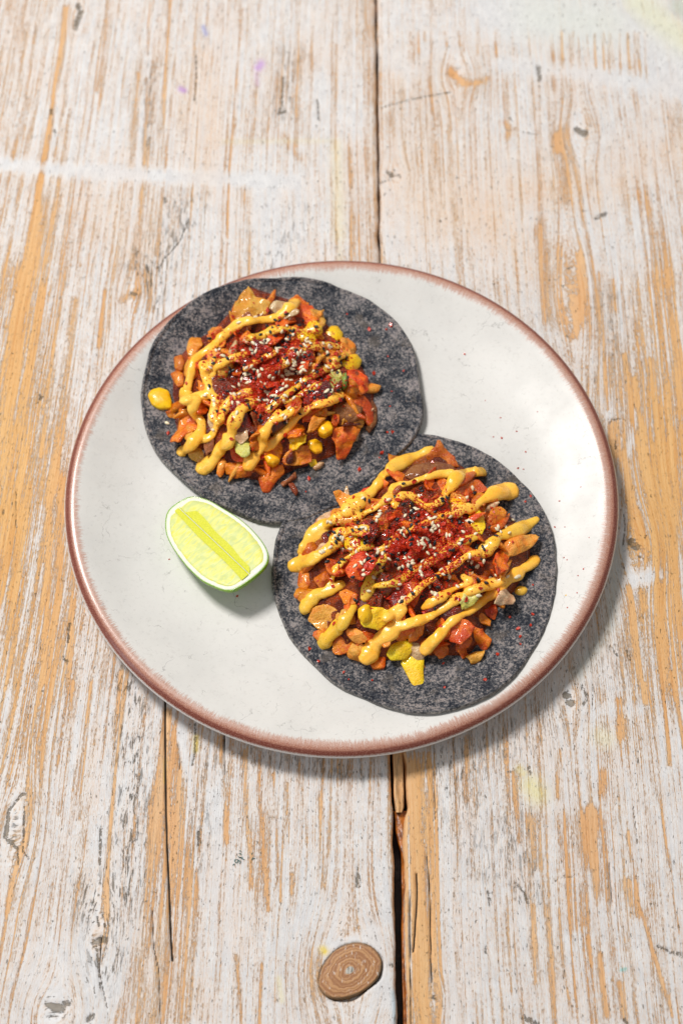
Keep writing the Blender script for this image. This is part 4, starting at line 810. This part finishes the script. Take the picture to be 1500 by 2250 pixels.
# ================================================================== SAUCE
def strand_mesh(strokes):
    V, Fc = [], []
    for pts, r0 in strokes:
        P = np.array([(a, b) for a, b in pts], float); C = catmull(P, 7); n = len(C)
        H = np.array([list(cast(x, y)[0]) for x, y in C])
        r = np.full(n, r0*1.14/2/45.0); s = np.linspace(0, 1, n)
        aa = np.arange(n)*.35; r = r*(1.04+.34*fbm(aa, aa*.3, int(P[0, 0]), 3, .8))
        z = H[:, 2].copy()
        for _ in range(2): z = np.array([max(z[max(0, i-1):i+2].max()*.55+z[i]*.45, z[i]) for i in range(n)])
        for _ in range(3): z[1:-1] = (z[:-2]+2*z[1:-1]+z[2:])/4
        z = np.maximum(z, H[:, 2]-.25)
        Q = np.array([at(C[i, 0], C[i, 1], z[i]+r[i]*.02) for i in range(n)])
        # balls strung densely: fused later into one skin
        L = np.concatenate([[0], np.cumsum(np.linalg.norm(np.diff(Q, axis=0), axis=1))]); m = max(4, int(L[-1]/.07)); t = np.linspace(0, L[-1], m)
        QQ = np.stack([np.interp(t, L, Q[:, k]) for k in range(3)], 1); rr = np.interp(t, L, r)
        T = np.gradient(QQ, axis=0); T /= np.linalg.norm(T, axis=1)[:, None]; K = 12; base = len(V)
        seq = [(0, -.95, .3), (0, -.7, .72)]+[(i, 0, 1) for i in range(m)]+[(m-1, .7, .72), (m-1, .95, .3)]
        for i, sh, sc in seq:
            sd = np.cross(T[i], [0, 0, 1.]); sd /= np.linalg.norm(sd); up = np.cross(sd, T[i]); c = QQ[i]+T[i]*sh*rr[i]
            for k in range(K):
                a = 2*math.pi*k/K; V.append(c+(sd*math.cos(a)+up*math.sin(a)*.58)*rr[i]*sc)
        q = len(seq)
        for i in range(q-1):
            for k in range(K): Fc.append((base+i*K+k, base+i*K+(k+1) % K, base+(i+1)*K+(k+1) % K, base+(i+1)*K+k))
        Fc.append(tuple(base+k for k in reversed(range(K)))); Fc.append(tuple(base+(q-1)*K+k for k in range(K)))
    return V, Fc
def sauce(strokes, label, where):
    V, Fc = strand_mesh(strokes)
    t = link('tmp', V, Fc, M_SAUCE)
    rm = t.modifiers.new('r', 'REMESH'); rm.mode = 'VOXEL'; rm.voxel_size = .042*S; rm.use_smooth_shade = True
    sm = t.modifiers.new('s', 'SMOOTH'); sm.factor = .5; sm.iterations = 7
    bpy.context.view_layer.update(); dg = bpy.context.evaluated_depsgraph_get(); me = t.evaluated_get(dg).to_mesh()
    n = len(me.vertices); co = np.empty(n*3, np.float32); me.vertices.foreach_get('co', co); co = co.reshape(-1, 3)/S
    nl = len(me.polygons); fv = np.empty(len(me.loops), np.int32); me.loops.foreach_get('vertex_index', fv); ls = np.empty(nl, np.int32); lt = np.empty(nl, np.int32)
    me.polygons.foreach_get('loop_start', ls); me.polygons.foreach_get('loop_total', lt)
    faces = fv.reshape(-1, 4) if (lt == 4).all() else None
    if faces is None: faces = np.array([[fv[a], fv[a+1], fv[a+2], fv[a+(3 if b > 3 else 2)]] for a, b in zip(ls, lt)])
    t.evaluated_get(dg).to_mesh_clear(); bpy.data.objects.remove(t)
    # uneven, slightly slumped surface
    co += np.stack([.022*fbm(co[:, 1], co[:, 0], 78, 3, 4.0), .022*fbm(co[:, 0], co[:, 1], 79, 3, 4.0), .035*fbm(co[:, 0], co[:, 1], 77, 3, 3.0)], 1).astype(np.float32)
    par = np.arange(n)
    for _ in range(400):
        mn = par[faces].min(1); new = par.copy(); np.minimum.at(new, faces.ravel(), np.repeat(mn, 4)); new = new[new]
        if (new == par).all(): break
        par = new
    root = tag(empty('sauce_drizzle', at(*strokes[0][0][0], 1.0)), label, 'sauce'); inv = np.array(root.location)/S
    for r in np.unique(par):
        sel = par[faces[:, 0]] == r
        if sel.sum() < 40: continue
        f = faces[sel]; u = np.unique(f); mp = np.zeros(n, int); mp[u] = np.arange(len(u))
        link('strand', co[u]-inv, np.ascontiguousarray(mp[f]), M_SAUCE, root)
    SURF.append(bvh(co, faces))
S1 = [([(650, 662), (632, 682), (600, 698), (565, 704), (530, 708), (495, 735), (455, 772), (428, 792), (420, 820), (410, 862)], 20), ([(645, 664), (632, 678)], 30), ([(408, 860), (412, 880)], 30),
 ([(740, 762), (705, 762), (660, 768), (632, 790), (615, 808)], 21), ([(695, 722), (660, 728), (622, 722), (590, 732)], 18), ([(600, 722), (575, 740), (545, 742)], 17),
 ([(745, 800), (712, 812), (680, 828), (650, 852), (620, 872), (590, 900)], 15), ([(447, 800), (455, 835), (462, 862), (430, 875), (425, 905), (442, 925), (440, 950), (412, 985), (402, 992)], 21),
 ([(470, 790), (455, 810)], 15), ([(462, 862), (475, 880), (470, 915), (478, 930), (462, 958), (435, 968)], 18), ([(562, 880), (530, 900), (512, 935), (505, 965), (478, 1000), (450, 1025)], 23), ([(502, 968), (480, 992)], 30), ([(448, 1028), (452, 1022)], 29),
 ([(612, 905), (590, 935), (577, 962), (575, 985), (548, 1018)], 19), ([(545, 1016), (552, 1010)], 32), ([(748, 868), (715, 885), (680, 895), (655, 915), (625, 945), (598, 972), (575, 990)], 19), ([(745, 868), (728, 876)], 26),
 ([(545, 862), (520, 872), (500, 888), (487, 912), (484, 930)], 18), ([(540, 780), (505, 790), (478, 805), (468, 822)], 17), ([(700, 845), (660, 868), (625, 885)], 14), ([(600, 775), (570, 790), (540, 810)], 13), ([(640, 905), (600, 925)], 13), ([(760, 780), (735, 790)], 15)]
S2 = [([(945, 990), (912, 1003), (872, 1022), (842, 1045), (825, 1072), (795, 1100), (762, 1125), (722, 1148), (695, 1170), (668, 1200), (660, 1212)], 24), ([(792, 1100), (765, 1122)], 30), ([(715, 1160), (680, 1185)], 30),
 ([(648, 1242), (680, 1230), (715, 1212), (735, 1195), (745, 1178), (765, 1168), (800, 1165)], 24), ([(648, 1243), (662, 1238)], 28), ([(988, 1040), (945, 1046), (905, 1060), (868, 1068), (852, 1095), (830, 1112), (805, 1125), (780, 1140)], 16),
 ([(1060, 1036), (1028, 1036), (1005, 1046), (990, 1068), (975, 1085)], 24), ([(978, 1092), (962, 1104), (935, 1112), (905, 1092), (880, 1092), (868, 1108)], 18), ([(1116, 1080), (1085, 1085), (1060, 1100), (1040, 1115), (1020, 1118), (1000, 1125)], 25), ([(1120, 1079), (1105, 1082)], 29),
 ([(995, 1125), (960, 1140), (925, 1155), (890, 1170), (860, 1190), (835, 1210)], 15), ([(1176, 1142), (1150, 1158), (1118, 1172), (1095, 1180), (1080, 1195), (1062, 1212)], 26), ([(1050, 1215), (1025, 1222), (1000, 1242), (965, 1262), (930, 1285), (905, 1308), (875, 1335), (850, 1358)], 16), ([(1045, 1180), (1005, 1195), (965, 1222), (935, 1240), (905, 1255)], 17),
 ([(1174, 1232), (1140, 1256), (1115, 1272), (1085, 1300), (1060, 1320), (1025, 1345), (990, 1368), (965, 1395), (935, 1425)], 19), ([(1172, 1233), (1140, 1256), (1115, 1272)], 26), ([(1100, 1275), (1060, 1290), (1030, 1300)], 17),
 ([(672, 1332), (695, 1308), (720, 1298), (748, 1285)], 22), ([(672, 1332), (685, 1318)], 27), ([(778, 1335), (760, 1360), (740, 1380), (712, 1410)], 24), ([(712, 1410), (722, 1400)], 28), ([(808, 1440), (825, 1412), (850, 1392), (872, 1375)], 29), ([(808, 1440), (818, 1430)], 34),
 ([(868, 1378), (905, 1368), (945, 1355), (975, 1335), (1010, 1312)], 18), ([(858, 1362), (885, 1340)], 15), ([(1018, 1265), (1030, 1278), (1000, 1292), (965, 1312), (930, 1335)], 15), ([(845, 1222), (828, 1250), (812, 1285), (802, 1310)], 23),
 ([(812, 1290), (845, 1285), (875, 1278), (900, 1262)], 15), ([(815, 1200), (785, 1210), (760, 1228), (735, 1250)], 13), ([(735, 1250), (728, 1278), (722, 1290)], 14)]
sauce(S2, 'yellow spiced sauce drizzled back and forth over the front heap', 'front')
sauce(S1, 'yellow spiced sauce drizzled in blobs and strands over the rear heap', 'rear')
def drop(px, py, rx, ry, h, label):
    V, Fc = [], []; p, _ = cast(px, py); na, nr = 20, 6
    for i in range(nr+1):
        a = i/nr*math.pi/2
        for j in range(na):
            t = 2*math.pi*j/na; V.append((rx*math.cos(a)*math.cos(t)*(1+.1*math.sin(2*t)), ry*math.cos(a)*math.sin(t), h*math.sin(a)-.04))
    for i in range(nr):
        for j in range(na): Fc.append((i*na+j, i*na+(j+1) % na, (i+1)*na+(j+1) % na, (i+1)*na+j))
    o = link('sauce_drop', V, Fc, M_SAUCE); o.location = p*S; tag(o, label, 'sauce drop')
drop(1144, 1298, .32, .26, .2, 'small yellow sauce drop alone at the right of the front tortilla')
drop(1243, 1308, .06, .06, .05, 'tiny orange sauce drop on the bare plate, right of the front tortilla')

# ================================================================== SEEDS, FLAKES, CHILLI DUST
def teardrop(l, w_, h, K=7, R=5):
    V, Fc = [], []
    for i in range(R+1):
        t = i/R; x = (t-.5)*l; r = math.sin(math.pi*min(max(t, .02), .98)**.8)**.75
        for k in range(K):
            a = 2*math.pi*k/K; V.append((x, r*w_/2*math.cos(a), r*h/2*math.sin(a)))
    for i in range(R):
        for k in range(K): Fc.append((i*K+k, (i+1)*K+k, (i+1)*K+(k+1) % K, i*K+(k+1) % K))
    Fc.append(tuple(range(K))); Fc.append(tuple(R*K+k for k in reversed(range(K)))); return V, Fc
M_WSEED = simple('white_sesame', (.92, .82, .60), .4, (.84, .66, .40), 3, Subsurface_Weight=.2, Subsurface_Radius=(1, .6, .3), Subsurface_Scale=.001)
M_BSEED = simple('black_sesame', (.010, .011, .013), .38, (.022, .024, .028), 9, .0002)
M_FLAKE = simple('chilli_flake', (.48, .016, .006), .32, (.62, .05, .008), 5, .0002, Coat_Weight=.3)
M_POWDER = simple('chilli_powder', (.70, .045, .005), .45, (.46, .012, .003), 30)
def proto(name, V, Fc, mat):
    me = bpy.data.meshes.new(name); me.from_pydata([tuple(np.array(v)*S) for v in V], [], Fc); me.update()
    me.polygons.foreach_set('use_smooth', np.full(len(me.polygons), True)); me.materials.append(mat); return me
WS = [proto('sesame_seed', *teardrop(l, w_, .10), M_WSEED) for l, w_ in ((.29, .18), (.26, .17), (.31, .17), (.27, .19))]
BS = [proto('sesame_seed', *teardrop(l, w_, .10), M_BSEED) for l, w_ in ((.28, .17), (.31, .16), (.26, .17))]
def chip(seed):
    rs = np.random.RandomState(seed); m = rs.randint(4, 7); P = [(.5*math.cos(6.283*(i+.4*rs.rand())/m)*rs.uniform(.7, 1.2), .42*math.sin(6.283*(i+.4*rs.rand())/m)*rs.uniform(.6, 1.1)) for i in range(m)]
    V = [(x*.85, y*.85, .16+.1*rs.randn()) for x, y in P]+[(x, y, -.06) for x, y in P]; return V, [tuple(range(m)), tuple(reversed(range(m, 2*m)))]+[(i, m+i, m+(i+1) % m, (i+1) % m) for i in range(m)]
FL = [proto('chilli_flake', *chip(s), M_FLAKE) for s in range(8)]
for f in FL: f.polygons.foreach_set('use_smooth', np.full(len(f.polygons), False))
RS = np.random.RandomState(4)
def put(me, name, px, py, lift, scale, label, cat, group, flat=.85, ang=None):
    p, n = cast(px, py); n = (n*flat+Vector((0, 0, 1-flat))+Vector(RS.randn(3)*.22)).normalized()
    q = n.to_track_quat('Z', 'Y').to_matrix() @ Matrix.Rotation(RS.rand()*6.283 if ang is None else ang, 3, 'Z')
    o = bpy.data.objects.new(name, me); COL.objects.link(o); o.matrix_world = Matrix.Translation((p+n*lift)*S) @ (q*scale).to_4x4(); return tag(o, label, cat, group)
def gauss(cx, cy, sx, sy, ang, outline, lim=2.1):
    a = math.radians(ang)
    while True:
        u, v = RS.randn(2)
        if abs(u) > lim or abs(v) > lim: continue
        x = cx+u*sx*math.cos(a)+v*sy*math.sin(a); y = cy-u*sx*math.sin(a)+v*sy*math.cos(a)
        if inpoly(x, y, outline): return x, y
for where, (cx, cy, sx, sy, ang), outl, nw, nb, nf, npow in (('rear', (612, 815, 92, 62, 12), HEAP1, 140, 104, 118, 9000), ('front', (915, 1200, 105, 70, 5), HEAP2, 146, 116, 122, 12000)):
    # clusters of a few seeds together
    spots = []
    while len(spots) < nw:
        x, y = gauss(cx, cy, sx, sy, ang, outl); spots.append((x, y))
        if RS.rand() < .3:
            for _ in range(RS.randint(1, 4)): spots.append((x+RS.randn()*9, y+RS.randn()*7))
    for x, y in spots[:nw]: put(WS[RS.randint(4)], 'white_sesame_seed', x, y, .035, RS.uniform(.82, 1.04), f'white sesame seed sprinkled on the {where} heap', 'sesame seed', f'white sesame seeds on the {where} heap')
    spots = []
    while len(spots) < nb:
        x, y = gauss(cx, cy, sx, sy, ang, outl); spots.append((x, y))
        if RS.rand() < .3: spots.append((x+RS.randn()*8, y+RS.randn()*7))
    for x, y in spots[:nb]: put(BS[RS.randint(3)], 'black_sesame_seed', x, y, .035, RS.uniform(.82, 1.04), f'black sesame seed sprinkled on the {where} heap', 'sesame seed', f'black sesame seeds on the {where} heap')
    for _ in range(nf):
        x, y = gauss(cx, cy, sx*1.1, sy*1.15, ang, outl, 2.4); put(FL[RS.randint(8)], 'chilli_flake', x, y, .01, RS.uniform(.16, .34), f'red chilli flake sprinkled on the {where} heap', 'chilli flake', f'red chilli flakes on the {where} heap')
    V, Fc = [], []
    for _ in range(npow):
        x, y = gauss(cx, cy, sx*.78, sy*.78, ang, outl, 2.3)
        # dust lies in drifts
        if fbm(np.array(x*.03), np.array(y*.03), 9, 2, 1.0) < -.15 and RS.rand() < .75: continue
        p, n = cast(x, y); r = RS.uniform(.02, .055) if RS.rand() < .85 else RS.uniform(.055, .095); k = len(V); M3 = Matrix.Rotation(RS.rand()*6, 3, 'Z') @ Matrix.Rotation(RS.rand()*6, 3, 'X')
        for v in ((1, 0, -.5), (-.6, .9, -.4), (-.5, -.9, -.3), (0, 0, .9)): V.append(tuple(p+M3 @ Vector(v)*r))
        Fc += [(k, k+1, k+3), (k+1, k+2, k+3), (k+2, k, k+3), (k, k+2, k+1)]
    tag(link('chilli_powder', V, Fc, M_POWDER, None, False), f'bright red chilli powder dusted over the middle of the {where} heap', 'chilli powder', None, 'stuff')
# single seeds and flakes away from the heaps
for x, y, k, lb in ((368, 930, 'w', 'white sesame seed alone on the left of the rear tortilla'), (746, 1022, 'x', ''), (1042, 1083, 'b', 'black sesame seed beside the bright orange-red leaf, front heap'),
                    (845, 948, 'b', 'black seed on the right side of the rear tortilla'), (1073, 1487, 'b', 'black seed at the bottom right of the front tortilla')):
    if k != 'x': put((WS if k == 'w' else BS)[0], 'white_sesame_seed' if k == 'w' else 'black_sesame_seed', x, y, .035, 1, lb, 'sesame seed', None)
LOOSE = [(811, 724, .3), (858, 714, .34), (848, 724, .18), (762, 690, .16), (821, 820, .28), (852, 783, .14), (862, 948, .34), (850, 950, .2), (838, 995, .32), (833, 1006, .14), (789, 1032, .34), (678, 1052, .34), (672, 1080, .12), (370, 952, .3), (857, 893, .14), (886, 815, .2),
         (860, 860, .14), (680, 1425, .34), (699, 1453, .26), (755, 1477, .2), (766, 1493, .14), (817, 1495, .16), (1119, 1356, .22), (1138, 1381, .3), (1142, 1399, .24), (1143, 1416, .22), (1092, 1437, .26), (1165, 1374, .22), (1170, 1350, .24), (974, 1458, .2), (1065, 1494, .28), (976, 1510, .2), (1165, 1090, .18), (1153, 1102, .18), (1170, 1285, .16)]
for x, y, s in LOOSE: put(FL[RS.randint(8)], 'chilli_flake', x, y, .01, s*.9, 'loose red chilli flake fallen on the bare ' + ('rear tortilla' if (y < 1090 and x < 900) else 'front tortilla'), 'chilli flake', 'loose chilli flakes on the ' + ('rear tortilla' if (y < 1090 and x < 900) else 'front tortilla'))
for x, y, s in [(1020, 778, .16), (1134, 948, .14), (1101, 962, .16), (1083, 960, .10), (1154, 993, .12), (1137, 1029, .16), (1149, 1031, .12), (1228, 1101, .12), (1218, 1158, .14), (1245, 1230, .1), (1281, 1250, .12), (1269, 1265, .1), (1267, 1303, .1), (1246, 1335, .1), (372, 1229, .12), (521, 1310, .18), (1238, 1225, .12), (1293, 1181, .08), (1240, 1158, .1), (1099, 918, .12), (1065, 880, .08), (1180, 905, .08), (1275, 1070, .08)]:
    put(FL[RS.randint(8)], 'chilli_flake', x, y, .008, s*.9, 'tiny red chilli speck on the bare white plate', 'chilli flake', 'chilli specks on the plate')

# ================================================================== LIME
def mat_lime_flesh(strip=False):
    N = NT('lime_strip' if strip else 'lime_pulp'); v = N.vscale(N.coord(), (100, 100, 100)); x, y, z = N.sep(v)
    ang = N.math('ARCTAN2', y, N.math('MULTIPLY', x, .35)); n = N.noise(N.comb(N.math('MULTIPLY', x, 2.8), N.math('MULTIPLY', y, .9), 0), 1.6, 4, .6, .8)
    f = N.noise(v, 14, 3, .7)
    if strip: c = N.mix(N.rng(f, .4, .65), (.60, .62, .02), (.74, .73, .04)); c = N.mix(N.rng(f, .68, .75), c, (.78, .78, .2)); rad = (.7, .8, .1)
    else:
        c = N.mix(N.rng(n, .42, .54), (.60, .66, .24), (.72, .73, .22)); c = N.mix(N.rng(n, .54, .64), c, (.74, .70, .10)); rad = (.8, .9, .3)
    return N.out(Base_Color=c, Roughness=.5 if strip else .36, Subsurface_Weight=0.0 if strip else .1, Subsurface_Radius=rad, Subsurface_Scale=.004, Normal=N.bump(N.math('ADD', N.math('MULTIPLY', n, .7), N.math('MULTIPLY', f, .35)), .4, .0003), Coat_Weight=.0, Specular_IOR_Level=.25)
M_RIND = simple('lime_rind', (.13, .33, .006), .3, (.26, .46, .012), 9, .0004, Coat_Weight=.4, Subsurface_Weight=.08, Subsurface_Radius=(.5, .9, .1), Subsurface_Scale=.003)
M_PITH = simple('lime_pith', (.80, .84, .68), .45, (.78, .84, .60), 3, .0002, Subsurface_Weight=.4, Subsurface_Radius=(.8, 1, .5), Subsurface_Scale=.002)
lime = empty('lime_wedge')
lime_c = at(478, 1196, 1.95); A0 = math.radians(-47.5)
nrm = Vector((-.18, .10, 1)).normalized(); xa = Vector((math.cos(A0), math.sin(A0), 0)); xa = (xa-nrm*xa.dot(nrm)).normalized(); ya = nrm.cross(xa)
lime.matrix_world = Matrix.Translation(Vector(lime_c)*S) @ Matrix((xa, ya, nrm)).transposed().to_4x4()
tag(lime, 'cut lime wedge with its yellow-green face up, left of the front tortilla', 'lime wedge')
LO = [(160, 430), (175, 330), (230, 255), (330, 190), (420, 150), (520, 155), (640, 195), (760, 265), (900, 350), (1020, 440), (1130, 550), (1210, 655), (1250, 735), (1258, 800), (1238, 870), (1170, 950), (1060, 1040), (955, 1110), (860, 1150), (760, 1140), (650, 1095), (560, 1050), (480, 985), (390, 895), (310, 795), (240, 695), (190, 600), (165, 520)]
_loc = []
for _x, _y in LO:
    d = Vector(ray(330+_x/4.839, 1060+_y/4.839)); o = Vector(CAM); t = (Vector(lime_c)-o).dot(nrm)/d.dot(nrm); q = o+d*t-Vector(lime_c); _loc.append((q.dot(xa), q.dot(ya)))
_loc = catmull(np.array(_loc[-2:]+_loc+_loc[:2]), 6)[12:12+len(_loc)*6]
_an = np.arctan2(_loc[:, 1], _loc[:, 0]); _o = np.argsort(_an); _an = _an[_o]; _ra = np.hypot(_loc[:, 0], _loc[:, 1])[_o]
def lrad(t): return float(np.interp((t+math.pi) % (2*math.pi)-math.pi, _an, _ra, period=2*math.pi))
def lside(x, side, k=.915):
    ts = np.linspace(.01, math.pi-.01, 90)*side; P = np.array([(lrad(t)*k*math.cos(t), abs(lrad(t)*k*math.sin(t))) for t in ts]); o = np.argsort(P[:, 0]); return float(np.interp(x, P[o, 0], P[o, 1]))
n = 96
def ring_mesh(fs, zs):
    V, Fc = [], []
    for f, z in zip(fs, zs):
        for j in range(n):
            t = 2*math.pi*j/n; r = lrad(t)*f; V.append((r*math.cos(t), r*math.sin(t), z))
    for i in range(len(fs)-1):
        for j in range(n): Fc.append((i*n+j, i*n+(j+1) % n, (i+1)*n+(j+1) % n, (i+1)*n+j))
    return V, Fc
fs, zs = [.972, .985, 1.0], [-.03, .0, -.02]
for i in range(1, 15):
    a = i/14*math.pi/2; fs.append(max(1.0*math.cos(a)**.95*(1+.01*math.sin(2*a)), .02)); zs.append(-.02-1.30*math.sin(a))
V, Fc = ring_mesh(fs, zs); Fc = [tuple(reversed(f)) for f in Fc]; Fc.append(tuple(reversed(range((len(fs)-1)*n, len(fs)*n))))
link('rind', V, Fc, M_RIND, lime)
V, Fc = ring_mesh([.985, .975, .95, .91, .05], [-.03, .004, .012, .006, .010]); Fc.append(tuple((4)*n+j for j in range(n)))
link('pith', V, Fc, M_PITH, lime)
def flesh(name, side, mat, y0, y1f, zc):
    # half of the face between the middle and the pith, as a cushioned grid
    V, Fc = [], []; NX, NY = 60, 16; xs = np.linspace(-lrad(math.pi)*.90, lrad(0)*.90, NX); xA, xB = xs[0], xs[-1]
    for x in xs:
        yb = lside(x, side); ya_ = y0(x); yb = y1f(x, yb)
        for k in range(NY):
            t = k/(NY-1); y = ya_+(yb-ya_)*t; e = min(1-t, (x-xA)/5.2*3, (xB-x)/5.2*3)
            z = zc+.018*(min(1, e*5) if zc < .02 else 1)+.02*min(1, max(0, (y-.015)/.05))*(zc > .02)-.03*(e < .001)*(zc < .02)+.03*(zc > .02)*(1-t)**0*0+.012*noise.noise(Vector((x*5, y*3, side)))
            V.append((x, side*y, z))
    for i in range(NX-1):
        for k in range(NY-1):
            f = (i*NY+k, (i+1)*NY+k, (i+1)*NY+k+1, i*NY+k+1); Fc.append(f if side > 0 else tuple(reversed(f)))
    return link(name, V, Fc, mat, lime)
M_LP, M_LS = mat_lime_flesh(), mat_lime_flesh(True)
w0 = lambda x: .02
wid = lambda x: (.40+.03*math.sin(x*3)-.05*(x+1))*min(1, max(.05, (2.50-abs(x+.05))*3))+.03
flesh('juice_strip', 1, M_LS, w0, lambda x, yb: wid(x), .026); flesh('juice_strip', -1, M_LS, w0, lambda x, yb: wid(-x*.5)*1.0, .026)
flesh('pulp', 1, M_LP, lambda x: wid(x)-.03, lambda x, yb: max(yb, wid(x)+.04), .012); flesh('pulp', -1, M_LP, lambda x: wid(-x*.5)-.03, lambda x, yb: max(yb, wid(-x*.5)+.04), .012)
